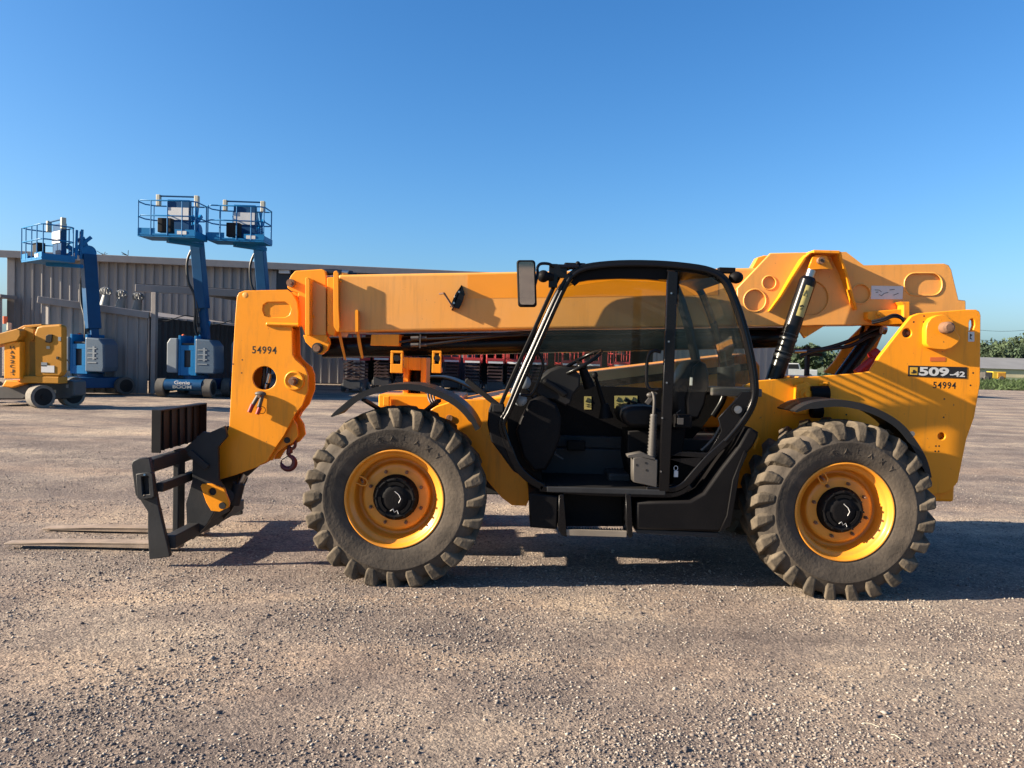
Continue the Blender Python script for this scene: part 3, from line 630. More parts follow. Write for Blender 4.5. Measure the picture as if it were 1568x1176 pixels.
# fenders -----------------------------------------------------------
def fender(name, outer, Y0, Y1, th_px, ztaper=True):
    ctr = [at(x, y, Y0) for x, y in outer]; n = len(ctr); m = MB()
    path = smooth_path(ctr, 5); n = len(path); vs_ = []
    for i, p in enumerate(path):
        d = (path[min(i+1, n-1)]-path[max(i-1, 0)]).normalized(); nn = Vector((d.z, 0, -d.x))
        if nn.z > 0: nn = -nn
        t = i/(n-1); lip = th_px*(min(1, .25+t*5))*(1 if t < .93 else .8)
        a = Vector((p.x, Y0, p.z)); e = a+nn*lip
        f_ = .012
        vs_ += [a, e, e+Vector((0, f_, 0)), a+nn*f_+Vector((0, f_, 0)), Vector((p.x, Y1, p.z))+nn*f_, Vector((p.x, Y1, p.z))]
    fs = []
    for i in range(n-1):
        for j in range(6): fs.append((i*6+j, (i+1)*6+j, (i+1)*6+(j+1) % 6, i*6+(j+1) % 6))
    fs += [(0, 1, 2, 3, 4, 5), tuple((n-1)*6+j for j in (5, 4, 3, 2, 1, 0))]
    m.add(vs_, fs, False); return m.build(name, DGRY if 0 else FEND, TH)
FEND = mat('black plastic fender', (.014, .015, .017), .45, var=.1, dust=.12, dustcol=(.12, .11, .10), bump=.1, spec=.22)
fo = [(506,637),(520,624),(548,603),(580,591.5),(612,588),(640,589),(668,597),(700,613),(722,634),(735,656)]
fender('fender', fo, 5.50, 5.93, .045)
# the far one mirrors the near one about the machine's centre plane
def far(pts, Y0, Y1): return [(784+(x-784)*Y0/Y1*1.0, y) for x, y in pts]
ctr = [at(x, y, 5.50) for x, y in fo]
def fender_world(ctr, Y0, Y1, lip0):
    m = MB(); path = smooth_path(ctr, 5); n = len(path); vs_ = []
    for i, p in enumerate(path):
        d = (path[min(i+1, n-1)]-path[max(i-1, 0)]).normalized(); nn = Vector((d.z, 0, -d.x))
        if nn.z > 0: nn = -nn
        a = Vector((p.x, Y0, p.z)); s = -1 if Y1 < Y0 else 1; f_ = .012
        e = a+nn*lip0
        vs_ += [a, e, e+Vector((0, s*f_, 0)), a+nn*f_+Vector((0, s*f_, 0)), Vector((p.x, Y1, p.z))+nn*f_, Vector((p.x, Y1, p.z))]
    fs = []
    for i in range(n-1):
        for j in range(6): fs.append((i*6+j, (i+1)*6+j, (i+1)*6+(j+1) % 6, i*6+(j+1) % 6))
    fs += [(0, 1, 2, 3, 4, 5), tuple((n-1)*6+j for j in (5, 4, 3, 2, 1, 0))]
    m.add(vs_, fs, False); return m.build('fender', FEND, TH)
fender_world(ctr, 7.94, 7.51, .045)
for x0, y0, x1, y1 in ((557, 612, 590, 632), (672, 613, 648, 632)):
    m = MB(); m.bar(at(x0, y0, 5.55), at(x1, y1, 5.9), .035, .02); m.build('fender_stay', BLKS, TH)
ro = [(1218,629),(1238,618),(1268,612.7),(1296,613),(1328,620),(1358,633),(1384,651),(1406,679),(1420,705),(1427,731)]
fender('fender', ro, 5.54, 5.93, .05)
fender_world([at(x, y, 5.54) for x, y in ro], 7.90, 7.51, .05)
m = MB(); c = at(1388, 663, 5.75); m.cyl(c, c-Vector((0, .08, 0)), .022, n=12); m.bar(c, at(1300, 655, 6.1), .03, .03); m.build('fender_stay', STL, TH)
m = MB(); m.tube(smooth_path([at(1345, 652, 5.95), at(1375, 668, 5.9), at(1400, 690, 5.9)], 5), .02, 8); m.build('hose', HOSE, TH)

# boom --------------------------------------------------------------
BM = empty('boom'); BM.parent = TH
def tube_box(name, pts, Y0, Y1, mt, parent, bev=.02):
    q = [(at(x, y, Y0).x, at(x, y, Y0).z) for x, y in pts]; m = MB(); m.prism(q, Y0, Y1); return m.build(name, mt, parent, bev, 3)
tube_box('boom_tube', [(517,509),(517,420.5),(1150,410),(1345,411),(1345,496.5),(1175,498.5)], YB, YBf, YELF, BM, .022)
plate('paint_patch', [(716,457),(716,420.5),(1100,412.5),(1100,452)], YB-.0015, .0015, YELS, BM, bevel=0)
bp = [(1129,441),(1180,387.5),(1296,385.5),(1323,406),(1446,403.5),(1453,406),(1457,413),(1468,459),(1478,460),(1479,462),(1479,500),(1376,500),(1328,497.5),(1129,499.5)]
YP = YB-.04
plate('boom_side_plate', bp, YP, .04, YELF, BM, holes=[circ(1178,433,10.5),circ(1156,460,17),circ(1242,456,26,40),circ(1318,450,15),slot(1385,418,1443,452.5,16)], bevel=.006)
plate('boom_side_plate', bp, YBf, .04, YELF, BM, bevel=.006)
plate('boom_backing', [(1125,496),(1125,445),(1182,392),(1292,390),(1322,410),(1444,408),(1462,459),(1470,496)], YP+.018, .02, YELF, BM, bevel=0)
tube_box('boom_rear_box', [(1330,496),(1330,415),(1444,412),(1464,470),(1464,496)], YB+.01, YBf-.01, YEL, BM, .01)
for ctrp, r in (((1178,433),10.5),((1156,460),17),((1318,450),15)):
    m = MB(); c = at(*ctrp, YP); rr = r/F*YP; m.tube([c+Vector((rr*math.cos(t), 0.001, rr*math.sin(t))) for t in [6.283*k/32 for k in range(32)]], .007, 6, closed=True); m.build('pressed_ring', YELF, BM)
m = MB(); m.tube([at(x, y, YP)+Vector((0, .001, 0)) for x, y in slot(1385,418,1443,452.5,16)], .007, 6, closed=True); m.build('pressed_ring', YELF, BM)
# raised rear neck
tube_box('boom_neck', [(1150,412),(1160,394),(1170,391),(1230,391),(1230,412)], YBf-.05, YBf+.05, YELS, BM, .01)
# swept flanges of the cylinder housing
def flange(pts, wd, name='housing_flange'):
    m = MB(); L = [at(x, y, YP) for x, y in pts]; n = len(L); vs_ = []
    for i, p in enumerate(L):
        t = i/(n-1); w2 = wd*(1-.75*t)
        vs_ += [p, p+Vector((0, -w2, 0)), p+Vector((.022, -w2, .004)), p+Vector((.022, 0, .004))]
    fs = []
    for i in range(n-1):
        for j in range(4): fs.append((i*4+j, (i+1)*4+j, (i+1)*4+(j+1) % 4, i*4+(j+1) % 4))
    fs += [(0, 1, 2, 3), tuple((n-1)*4+j for j in (3, 2, 1, 0))]
    m.add(vs_, fs); return m.build(name, YEL, BM, .004)
flange([(1236,390),(1230,391),(1223,398),(1205,428),(1190,455),(1175,477)], .17)
flange([(1271,390),(1275,400),(1284,418),(1292,440),(1301,465),(1306,475)], .17)
m = MB(); a = at(1234, 389, YP); b2 = at(1273, 389, YP); m.box((a.x, YP-.17, a.z-.012), (b2.x, YP, a.z+.012)); m.build('housing_flange', YEL, BM, .004)
plate('ram_bracket', [(1238,412),(1244,394),(1250,390.5),(1266,391),(1270,400),(1276,412)], YP-.13, .03, YEL, BM, bevel=.004)
m = MB(); c = at(1255, 399.5, YP-.13); m.cyl(c, c-Vector((0, .04, 0)), .027, n=24); m.build('ram_pin', RUST, BM, .004); m = MB(); m.cyl(c-Vector((0, .04, 0)), c-Vector((0, .045, 0)), .012, n=16); m.build('grease_nipple', INK, BM)
# white sheet with scribbles
st = plate('load_chart', [(1333.5,458),(1334.5,437.5),(1383,438.2),(1382,458.3)], YP-.003, .003, WHT, BM, bevel=0)
for s_ in ([(1340,444),(1346,444),(1350,447)], [(1346,451),(1350,453),(1354,449),(1360,448)], [(1362,444),(1370,443)], [(1341,448),(1345,447)], [(1368,452),(1376,449)]):
    m = MB(); m.tube([at(x, y, YP-.005) for x, y in s_], .0018, 4); m.build('marking', INK, BM)
# white cable fixings, lower rear bits
tube_box('rear_bracket', [(1329,489),(1329,477),(1345,476),(1382,473),(1382,492),(1392,496),(1350,498)], YB-.12, YB-.02, YEL, BM, .006)
tube_box('rear_flange', [(1379,462),(1393,462),(1393,490),(1384,490),(1384,467)], YP-.12, YP-.0, YEL, BM, .004)
m = MB()
for k in range(2): m.tube(smooth_path(P([(1335, 492+3*k, 6.35), (1352, 488+3*k, 6.33), (1368, 482+3*k, 6.33), (1380, 485+3*k, 6.35), (1386, 494+3*k, 6.4)]), 5), .010, 8)
m.build('hose', HOSE, BM)
m = MB(); m.cyl(at(1350, 505, 6.4), at(1356, 506, 6.4), .035); m.build('fitting', STL, BM, .004)
dots('bolt', [(1344, 481), (1347, 484)], YB-.12, .014, YEL, .012, BM)

# lamp bracket hanging on the boom side
YL_ = YB-.05; LB = empty('work_lamp_bracket'); LB.parent = TH
plate('bracket_plate', [(703,473),(689,470),(697,450),(707,436),(712,450),(708,463)], YL_, .012, BLK, LB, bevel=.002)
m = MB(); m.box(at(690, 476, YB-.10)+Vector((0, 0, 0)), at(704, 438, YB)+Vector((-.02, 0, 0))) if 0 else None
a = at(706, 437, YL_); b2 = at(691, 475, YL_); m.add([a, b2, (b2.x, YB, b2.z), (a.x, YB, a.z), a+Vector((.01, 0, 0)), b2+Vector((.01, 0, 0)), (b2.x+.01, YB, b2.z), (a.x+.01, YB, a.z)], [(0,1,2,3),(4,7,6,5),(0,4,5,1),(1,5,6,2),(2,6,7,3),(3,7,4,0)])
m.build('bracket_plate', BLK, LB)
m = MB(); m.bar(at(694, 471, YB-.06), at(680, 449, YB-.08), .02, .014); m.bar(at(680, 449, YB-.08), at(673, 450, YB-.06), .02, .014); m.build('bracket_arm', RUST, LB)
dots('bolt', [(703, 447), (695, 464)], YL_, .009, STL, .008, LB)

# inner section: collars and tip
tube_box('inner_tube', [(478,507),(478,424),(520,424),(520,507)], YB+.03, YBf-.03, YELF, BM, .012)
tube_box('collar', [(501,508),(501,425),(514,424),(514,508),(511,514),(503,512)], YB-.03, YBf+.03, YEL, BM, .005)
flg = tube_box('collar_flange', [(510.5,475),(510.5,418),(512,415),(516,414.5),(518,418),(518.5,474),(520,500),(519,508),(516,508),(511,500)], YB-.075, YB-.05, YEL, BM, .003)
tube_box('hose_guard_fin', [(516,506),(521,506),(529,546),(530,551),(527,551),(521,528)], YB+.07, YB+.085, YEL, BM, .002)
tube_box('collar_flange', [(511,500),(511,424),(517,424),(517,500)], YB-.055, YB, YEL, BM, .003)
tube_box('wear_pad_guide', [(544,512),(543.5,476),(545,474),(548,474.5),(548.5,508),(544,508)], YB-.075, YB-.05, YEL, BM, .003)
tube_box('hose_guard_fin', [(545,506),(549.5,506),(556,545),(556,549),(553,549),(548,528)], YB+.07, YB+.085, YEL, BM, .002)
tube_box('wear_pad_guide', [(543.8,506),(543.8,476),(548.4,476),(548.4,506)], YB-.055, YB, YEL, BM, .003)
dots('bolt', [(508.5, 459), (510, 481)], YB-.03, .013, YEL, .012, BM)
m = MB(); c = at(519, 430, YB-.004); m.sphere(c, (.028, .008, .014)); m.build('cable_hole', YEL, BM)
m = MB()
m.tube(P([(495, 418, 6.6), (510, 417.5, 6.6), (530, 419, 6.6), (545, 421, 6.65)]), .020, 8); m.tube(P([(495, 415, 6.75), (512, 415, 6.75), (540, 418, 6.8)]), .018, 8)
m.build('hose', HOSE, BM)
m = MB(); m.cyl(at(524, 417, 6.56), at(533, 417.5, 6.56), .022, n=10); m.build('fitting', STL, BM)
# box bracket under the boom, extension ram, hoses
tube_box('junction_box', [(567,529),(568.5,512),(611,512),(611,529.5),(608,530)], YB+.02, YB+.3, YEL, BM, .005)
m = MB(); m.cyl(at(495, 533, 6.75), at(1200, 517, 6.75), .088, n=24); m.cyl(at(486, 533, 6.75), at(560, 531.5, 6.75), .06, n=20); m.build('extension_ram', BLK, BM, .004)
m = MB()
m.tube(smooth_path(P([(612, 524, 6.55), (640, 520, 6.55), (700, 517, 6.55), (760, 512, 6.6), (820, 508, 6.6), (1000, 506, 6.65), (1190, 503, 6.65)]), 4), .011, 8)
m.tube(smooth_path(P([(640, 528, 6.5), (660, 527, 6.5), (700, 522, 6.5), (740, 517, 6.55), (800, 513, 6.6), (1000, 510, 6.6)]), 4), .011, 8)
m.tube(smooth_path(P([(560, 515, 6.9), (640, 513, 6.9), (800, 511, 6.9)]), 4), .013, 8)
m.build('hose', HOSE, BM)
m = MB()
for x, y in ((629, 518), (629, 528.5)):
    m.cyl(at(x, y, 6.5), at(x+12, y-.3, 6.5), .017, n=8); m.cyl(at(x+14, y-.3, 6.5), at(x+24, y-.6, 6.5), .014, n=8)
m.build('fitting', MGRY, BM, .002)
m = MB(); m.box(at(642, 533, 6.48), at(645, 512, 6.52)); m.build('hose_clamp_plate', MGRY, BM)

# tip block with its flanges
tip = tube_box('boom_tip', [(456,449),(447,446),(440,441),(439.5,433),(446,421),(452,414.5),(493,412),(498,414),(499.5,422),(499.5,514),(467,514),(462,500),(455,500)], YB+.02, YBf-.02, YEL, BM, .008)
tube_box('tip_flange', [(467.5,512),(467.5,426),(469,424.5),(472,425),(474.5,428),(474.5,514),(470,514)], YB-.10, YB+.02, YEL, BM, .005)
tube_box('tip_panel', [(474.5,513),(474.5,436),(476,430),(499,440),(499,513)], YB-.012, YB+.02, YELF, BM, .003)
m = MB(); c = at(447, 434, YB+.02); m.cyl(c, c-Vector((0, .05, 0)), .034, n=20); m.cyl(c-Vector((0, .05, 0)), c-Vector((0, .062, 0)), .016, n=12); m.build('pin', RUST, BM, .003)
dots('bolt', [(477.5, 461), (480, 485)], YB-.012, .014, YEL, .014, BM)
tube_box('pivot_ear', [(464,513),(499,513),(504,518),(505,527),(500,537),(492,543),(486,541),(478,534),(468,524)], YB-.02, YB+.03, YEL, BM, .006)
tube_box('pivot_ear', [(464,513),(499,513),(504,518),(505,527),(500,537),(492,543),(486,541),(478,534),(468,524)], YBf-.06, YBf-.01, YEL, BM, .006)
m = MB(); c = at(487, 533, YB-.02); m.cyl(c, c-Vector((0, .03, 0)), .045, n=20); m.build('pin', INK, BM, .003)
m = MB(); m.cyl(c-Vector((0, .03, 0)), c-Vector((0, .06, 0)), .03, n=20); m.build('pin', RUST, BM, .003)
m = MB(); m.box(at(497, 523, YB-.05), at(503, 516, YB-.02)); m.build('lug', YEL, BM, .004)

# boom head ----------------------------------------------------------
HD = empty('boom_head'); HD.parent = TH
YH = 6.50; YH2 = 6.74
head = [(362.6,454),(366,448),(374,445),(440,443.5),(447,448),(455,462),(457,478),(457,497),(447,499.5),(448,543),(452,550),(467,563),(471.5,575),(471.5,598),(463,621),(452,634),(435,667),(421,687),(409.6,706),(392,716),(358.6,728),(333,735.6),(332,690),(346,669),(351,651),(353.5,605),(355,573),(359.6,492)]
dcut = [(402,475),(403,467),(409,462.8),(436,462.3),(443,466),(445.5,474),(443,482),(436,486),(411,486),(405,483)]
hh = [circ(405, 579, 18, 36)]
hp = plate('head_plate', head, YH, .022, YEL, HD, holes=hh+[dcut], bevel=.005)
head2 = [(x, y) for x, y in head]
lp = [[(at(x, y, YH).x, at(x, y, YH).z) for x, y in L] for L in [head2]+hh]
o = link('head_plate', stand(curve_mesh(lp, .022, .005), YH2), YEL, HD)
# recess backing and spine
tube_box('recess_panel', [(400,488),(400,460),(448,460),(448,488)], YH+.012, YH+.03, YEL, HD, 0)
m = MB(); q = [at(x, y, YH) for x, y in [(364,456),(368,449),(376,447),(438,446),(452,462),(455,478),(455,495)]]
for a, b2 in zip(q[:-1], q[1:]): m.bar((a.x, (YH+YH2)/2, a.z-.02), (b2.x, (YH+YH2)/2, b2.z-.02), .02, YH2-YH-.03, (0, 1, 0))
q = [at(x, y, YH) for x, y in [(365,458),(362,492),(358,573),(356,605),(354,651),(349,670)]]
for a, b2 in zip(q[:-1], q[1:]): m.bar((a.x+.02, (YH+YH2)/2, a.z), (b2.x+.02, (YH+YH2)/2, b2.z), .02, YH2-YH-.03, (0, 1, 0))
m.build('spine', YEL, HD)
q = [at(x, y, YH) for x, y in [(449,503),(449,545),(466,566),(468,596),(450,630),(432,665)]]
m = MB()
for a, b2 in zip(q[:-1], q[1:]): m.bar((a.x-.05, (YH+YH2)/2, a.z), (b2.x-.05, (YH+YH2)/2, b2.z), .018, YH2-YH-.03, (0, 1, 0))
m.build('rear_web', YEL, HD)
m = MB(); a = at(410, 496.5, YH-.004); b2 = at(457, 496.5, YH-.004); m.tube([a, (b2.x, b2.y, a.z)], .017, 12); m.sphere(a, .017); m.build('rib', YEL, HD)
m = MB(); a = at(444, 451, YH); m.sphere(at(376, 452, YH+.003), (.03, .006, .03)); m.build('weld_patch', YELF, HD)
m = MB(); c = at(451, 583, YH); m.lathe([(.0, 0), (.0, -.012), (.062, -.012), (.075, -.02), (.084, -.012), (.084, .004)], c=c, n=40); m.build('pivot_boss', YEL, HD)
m = MB(); c = at(450, 583.5, YH-.012); m.cyl(c, c-Vector((0, .02, 0)), .038, n=24); m.cyl(c-Vector((0, .02, 0)), c-Vector((0, .085, 0)), .027, n=6); m.build('pivot_bolt', RUST, HD, .003)
text('stencil_number', '54994', 386, 541.2, 423.5, 530.8, YH-.0005, INK, HD, bold=.012, space=1.15)
dots('rivet_hole', [(371, 551), (370, 571), (357, 557.5)], YH, .006, INK, .0006, HD)
m = MB(); 
m.tube(smooth_path(P([(400, 545, 6.62), (405, 562, 6.6), (403, 585, 6.6), (400, 600, 6.62)]), 5), .018, 8); m.tube(smooth_path(P([(414, 545, 6.64), (413, 565, 6.6), (410, 590, 6.6), (406, 604, 6.62)]), 5), .016, 8)
m.build('hose', HOSE, HD)
m = MB(); m.cyl(at(413, 572, 6.6), at(410, 586, 6.6), .022, n=10); m.cyl(at(408, 588, 6.6), at(406, 598, 6.6), .02, n=10); m.build('fitting', STL, HD)
# quick couplers hanging under the hole
m = MB(); m.cyl(at(396, 605, YH-.03), at(385, 624, YH-.04), .018, n=10); m.cyl(at(402, 605, YH-.03), at(396, 626, YH-.04), .018, n=10); m.sphere(at(399, 603, YH-.03), (.05, .025, .022)); m.build('hose_coupler', MGRY, HD, .003)
m = MB(); m.cyl(at(387, 619, YH-.05), at(382, 631, YH-.05), .019, n=10); m.cyl(at(398, 624, YH-.05), at(394, 634, YH-.05), .018, n=10); m.build('coupler_cap', REDP, HD, .003)
m = MB(); cc = at(401, 628, YH-.03); m.tube([cc+Vector((.03*math.cos(t), 0, .03*math.sin(t))) for t in [6.283*k/20 for k in range(20)]], .003, 5, closed=True); m.build('cap_tether', INK, HD)
m = MB(); c = at(402, 606, YH); m.cyl(c, c-Vector((0, .1, 0)), .012, n=8); m.build('hose_stud', RUST, HD)
# hook plates and hook
hk = [(452,628),(447,639),(454.5,651),(457,667),(448,678),(438,683),(425,692),(417,705),(408,706),(430,670),(444,640)]
plate('hook_plate', hk, YH+.05, .03, YEL, HD, holes=[], bevel=.004)
lp = [[(at(x, y, YH+.05).x+.03, at(x, y, YH+.05).z) for x, y in hk]]
link('hook_plate', stand(curve_mesh(lp, .03, .004), YH2-.07), YEL, HD)
m = MB(); c = at(440, 674, YH+.05); m.cyl(c-Vector((0, .012, 0)), (c.x, YH2-.05, c.z), .026, n=20); m.build('pin', INK, HD)
hkx = empty('lifting_hook'); hkx.parent = TH
hc = at(441, 708, 6.62)
m = MB(); a = at(447, 680, 6.62); m.tube([a+Vector((.03*math.cos(t), .0, .04*math.sin(t))) for t in [6.283*k/16 for k in range(16)]], .014, 8, closed=True); m.cyl(a+Vector((-.015, 0, -.03)), a+Vector((-.02, 0, -.075)), .024, .028); m.build('shackle', HOOK, hkx)
pts = []; rad = []
for k in range(19):
    t = R_(75-k*15.2); rr = .058
    pts.append(hc+Vector((rr*math.cos(t), 0, rr*math.sin(t)))); rad.append(.016+.010*math.sin(math.pi*min(1, k/16)) if k < 16 else .014-.004*(k-15))
pts = [a+Vector((-.02, 0, -.07)), hc+Vector((.0, 0, .078))]+pts; rad = [.022, .018]+rad
m = MB(); m.tube(pts, [max(r, .004) for r in rad], 10); m.build('hook_body', HOOK, hkx)
m = MB(); m.bar(hc+Vector((.005, 0, .06)), hc+Vector((-.052, 0, .02)), .015, .008); m.build('safety_latch', MGRY, hkx)

# tilt ram and link
m = MB(); m.cyl(at(380, 716, 6.62), at(358, 757, 6.62), .030, n=16); m.build('tilt_ram_rod', STL, HD)
m = MB(); m.cyl(at(398, 700, 6.62), at(374, 722, 6.62), .052, n=20); m.cyl(at(366, 740, 6.60), at(358, 772, 6.60), .052, n=16); m.cyl(at(347, 760, 6.45), at(347, 760, 6.8), .06, n=16); m.build('tilt_ram', BLKS, HD, .005)
CG = empty('fork_carriage'); CG.parent = TH
XC = at(216, 712, 5.85).x
Yn, Yf = 5.85, 7.46
def cbar(name, px, py0, py1, Yr, w_, y0=Yn, y1=Yf, dx=0):
    a = at(px, py0, Yr); b2 = at(px, py1, Yr); m = MB(); m.box((a.x, y0, b2.z), (a.x+w_, y1, a.z)); return m.build(name, BLKS, CG, .008)
side = [(201,712),(203,706),(213,701.5),(228.5,701),(233,724),(241,769),(247,795),(260,850),(259,853),(228.5,857),(226,820),(226,784),(214.5,766),(207,758),(204,735)]
plate('side_plate', side, Yn, .045, BLKS, CG, bevel=.006)
lp = [[(at(x, y, Yn).x, at(x, y, Yn).z) for x, y in side]]; link('side_plate', stand(curve_mesh(lp, .045, .006), Yf-.02), BLKS, CG)
cbar('top_rail', 214, 704, 724, Yn, .09, Yn+.045, Yf-.045)
cbar('middle_rail', 234, 741, 755, Yn, .06, Yn+.045, Yf-.045)
cbar('bottom_rail', 247, 822, 842, Yn, .09, Yn+.045, Yf-.045)
# slotted guide box on the side plate
bx = [slot(207, 724, 235, 764, 3)]
a = at(207, 764, Yn-.04); b2 = at(234, 724, Yn-.04)
plate('guide_frame', [(208,726),(230,723),(233,726),(236,760),(232,763),(213,765),(210,762)], Yn-.045, .045, BLKS, CG, holes=[[(216,730),(227,729),(229,757),(218,758)]], bevel=.004)
m = MB(); m.cyl(at(221, 727, Yn-.046), at(221, 727, Yn-.05), .008); m.cyl(at(222, 757, Yn-.02), at(222, 760, Yn-.04), .014); m.build('bolt', STL, CG)
# fork shanks and blades
for Yk, pxk in ((6.40, 262), (6.95, 306)):
    fk = empty('fork'); fk.parent = TH
    X0 = XC+.03; yy0, yy1 = Yk-.065, Yk+.065
    m = MB(); m.box((X0, yy0, .055), (X0+.05, yy1, .84)); m.build('shank', BLKS, fk, .008)
    xt = at(10, 838, 6.4).x if Yk < 6.5 else at(68, 815, 6.95).x
    m = MB(); prof = [(X0+.05, .01), (X0+.05, .06), (X0, .062), (xt+.45, .044), (xt+.02, .020), (xt, .014), (xt+.02, .006)]
    vs_ = []
    for y_, tap in ((yy0, 1), (yy1, 1)):
        for i, (x_, z_) in enumerate(prof):
            yy = y_ if i < 4 else (Yk+(y_-Yk)*(.9 if i in (4, 6) else .6)); vs_.append((x_, yy, z_))
    n = len(prof); m.add(vs_, [tuple(range(n)), tuple(range(2*n-1, n-1, -1))]+[(i, i+n, (i+1) % n+n, (i+1) % n) for i in range(n)])
    m.build('blade', FORK, fk, .006)
# load backrest with ribs
XR = at(232, 640, 6.05).x; z0, z1 = .86, 1.19
bk = empty('backrest'); bk.parent = TH
m = MB(); m.box((XR, 6.05, z0-.01), (XR+.075, 6.062, z1)); m.box((XR, 6.062, z1-.012), (XR+.075, 6.95, z1)); m.box((XR+.0, 6.95, z0-.01), (XR+.075, 6.962, z1)); m.box((XR, 6.062, z0-.01), (XR+.012, 6.95, z1-.012)); m.build('backrest_plate', DGRY, bk, .003)
for k in range(5):
    y = 6.20+.15*k; m = MB(); m.prism([(XR+.012, z0-.01), (XR+.035, z0-.01), (XR+.028, z1-.014), (XR+.012, z1-.014)], y, y+.012); m.build('rib', DGRY, bk, .002)
# coupler frame
YK = 6.36
for yk in (YK, 6.90):
    lp = [[(at(x, y, YK).x, at(x, y, YK).z) for x, y in [(284,686),(312,661),(322,662),(345,652),(349,668),(335,684),(336,735),(345,748),(330,782),(318,803),(296,826),(288,818),(286,770),(296,735),(296,704)]]]
    o = link('coupler_plate', stand(curve_mesh(lp, .04, .004), yk), BLKS, CG)
m = MB(); a = at(300, 668, YK); m.box((a.x, YK, a.z-.05), (a.x+.12, 6.9, a.z)); a = at(292, 790, YK); m.box((a.x, YK, a.z-.06), (a.x+.14, 6.9, a.z+.04)); a = at(305, 740, YK); m.box((a.x-.06, YK, a.z-.1), (a.x, 6.9, a.z+.25)); m.build('coupler_box', BLKS, CG, .006)
m = MB(); q = at(320, 672, YK-.03); m.bar(at(290, 692, YK-.03), at(318, 716, YK-.03), .03, .05); m.build('gusset', BLKS, CG, .004)
plate('tilt_link', [(307,745),(309,741),(323,741),(343,748),(351,770),(350,777),(336,784),(323,782),(316,770)], YK-.04, .03, YEL, CG, holes=[circ(325,753,6,20)], bevel=.004)
m = MB(); c = at(341, 774, YK-.04); m.cyl(c, c-Vector((0, .012, 0)), .028, n=20); m.build('pin', INK, CG, .002)

# lift ram and rear rams ----------------------------------------------
RM_ = empty('lift_ram'); RM_.parent = TH
a = at(1179, 600, 6.33); b2 = at(1237, 430, 6.33); ax = (b2-a).normalized()
m = MB(); m.cyl(a, b2, .068, n=28); m.cyl(b2, b2+ax*.03, .068, .05, n=28); m.build('ram_barrel', BLK, RM_, .003)
m = MB(); m.cyl(b2+ax*.02, b2+ax*.09, .038, n=20); m.build('ram_rod', STL, RM_)
m = MB(); 
for t in (.32, .48):
    p = a.lerp(b2, t); m.cyl(p-ax*.01, p+ax*.01, .072, n=28); m.cyl(p+ax*.03, p+ax*.04, .071, n=28)
m.build('ram_band', HOSE, RM_)
def onram(u0, u1, s0, s1, off, name, mt):   # a patch that hugs the barrel
    m = MB(); n = 8; side_ = ax.cross(Vector((0, -1, 0))).normalized(); vs_ = []
    for i in range(n+1):
        t = R_(s0+(s1-s0)*i/n); d = side_*math.sin(t)*1.0+Vector((0, -1, 0))*math.cos(t)
        for u in (u0, u1): vs_.append(a.lerp(b2, u)+d*(.068+off))
    m.add(vs_, [(2*i, 2*i+2, 2*i+3, 2*i+1) for i in range(n)], True); return m.build(name, mt, RM_)
onram(.68, .95, -20, 38, .0015, 'warning_label', LBLY)
p = a.lerp(b2, .88); sd2 = ax.cross(Vector((0, -1, 0))).normalized()
m = MB(); off = Vector((0, -.0715, 0)); tri = [p+ax*.025+off, p-ax*.02+sd2*-.03+off, p-ax*.02+sd2*.022+off]; tri = [q-sd2*.008 for q in tri]; m.tube(tri, .0025, 5, closed=True); m.build('warning_mark', INK, RM_)
m = MB(); p = a.lerp(b2, .76); m.tube([p+off-sd2*.02, p+off+ax*.015, p+off+ax*.005+sd2*.015], .005, 5); m.tube([p+off-ax*.02-sd2*.01, p+off-ax*.01+sd2*.01], .004, 5); m.build('warning_mark', INK, RM_)
m = MB(); m.cyl(at(1345, 500, 6.75), at(1287, 580, 6.75), .062, n=20); m.build('compensating_ram', BLK, TH, .004)
m = MB(); m.cyl(at(1352, 489, 6.75), at(1342, 504, 6.75), .032, n=14); m.build('compensating_rod', STL, TH)
m = MB(); m.cyl(at(1345, 545, 6.5), at(1312, 572, 6.5), .04, n=12); m.cyl(at(1346, 541, 6.5), at(1335, 548, 6.5), .055, n=12); m.build('safety_strut', REDP, TH, .004)
m = MB()
for pp in ([(1228, 536, 6.6), (1260, 534, 6.6), (1300, 522, 6.62), (1335, 505, 6.65), (1352, 498, 6.65)], [(1225, 545, 6.6), (1250, 537, 6.6), (1300, 530, 6.6), (1330, 515, 6.6), (1350, 510, 6.6)], [(1322, 500, 6.8), (1318, 520, 6.75), (1330, 530, 6.7)]):
    m.tube(smooth_path(P(pp), 5), .016, 8)
m.build('hose', HOSE, TH)
m = MB(); m.cyl(at(1216, 538, 6.6), at(1234, 537.5, 6.6), .02, n=10); m.build('fitting', STL, TH)
plate('stay_plate', [(1221,502),(1232,518),(1265,497.5),(1218,499)], YB, .03, YEL, BM, bevel=.004)
tube_box('ram_mount', [(1262,570),(1276,556),(1300,520),(1322,498),(1345,494),(1352,512),(1340,540),(1325,570),(1300,578)], 6.98, 7.02, YEL, TH, .01)
m = MB(); a = at(1205, 575, 6.7); b2 = at(1335, 560, 6.7); m.box((a.x, 6.3, a.z-.25), (b2.x, 7.15, a.z)); m.build('rear_deck', YEL, TH, .01)
m = MB(); m.box(at(1234, 580, 6.9), at(1238, 530, 6.95)); m.box(at(1236, 545, 6.9), at(1256, 541, 6.95)); m.build('exhaust_bracket', BLKS, TH)

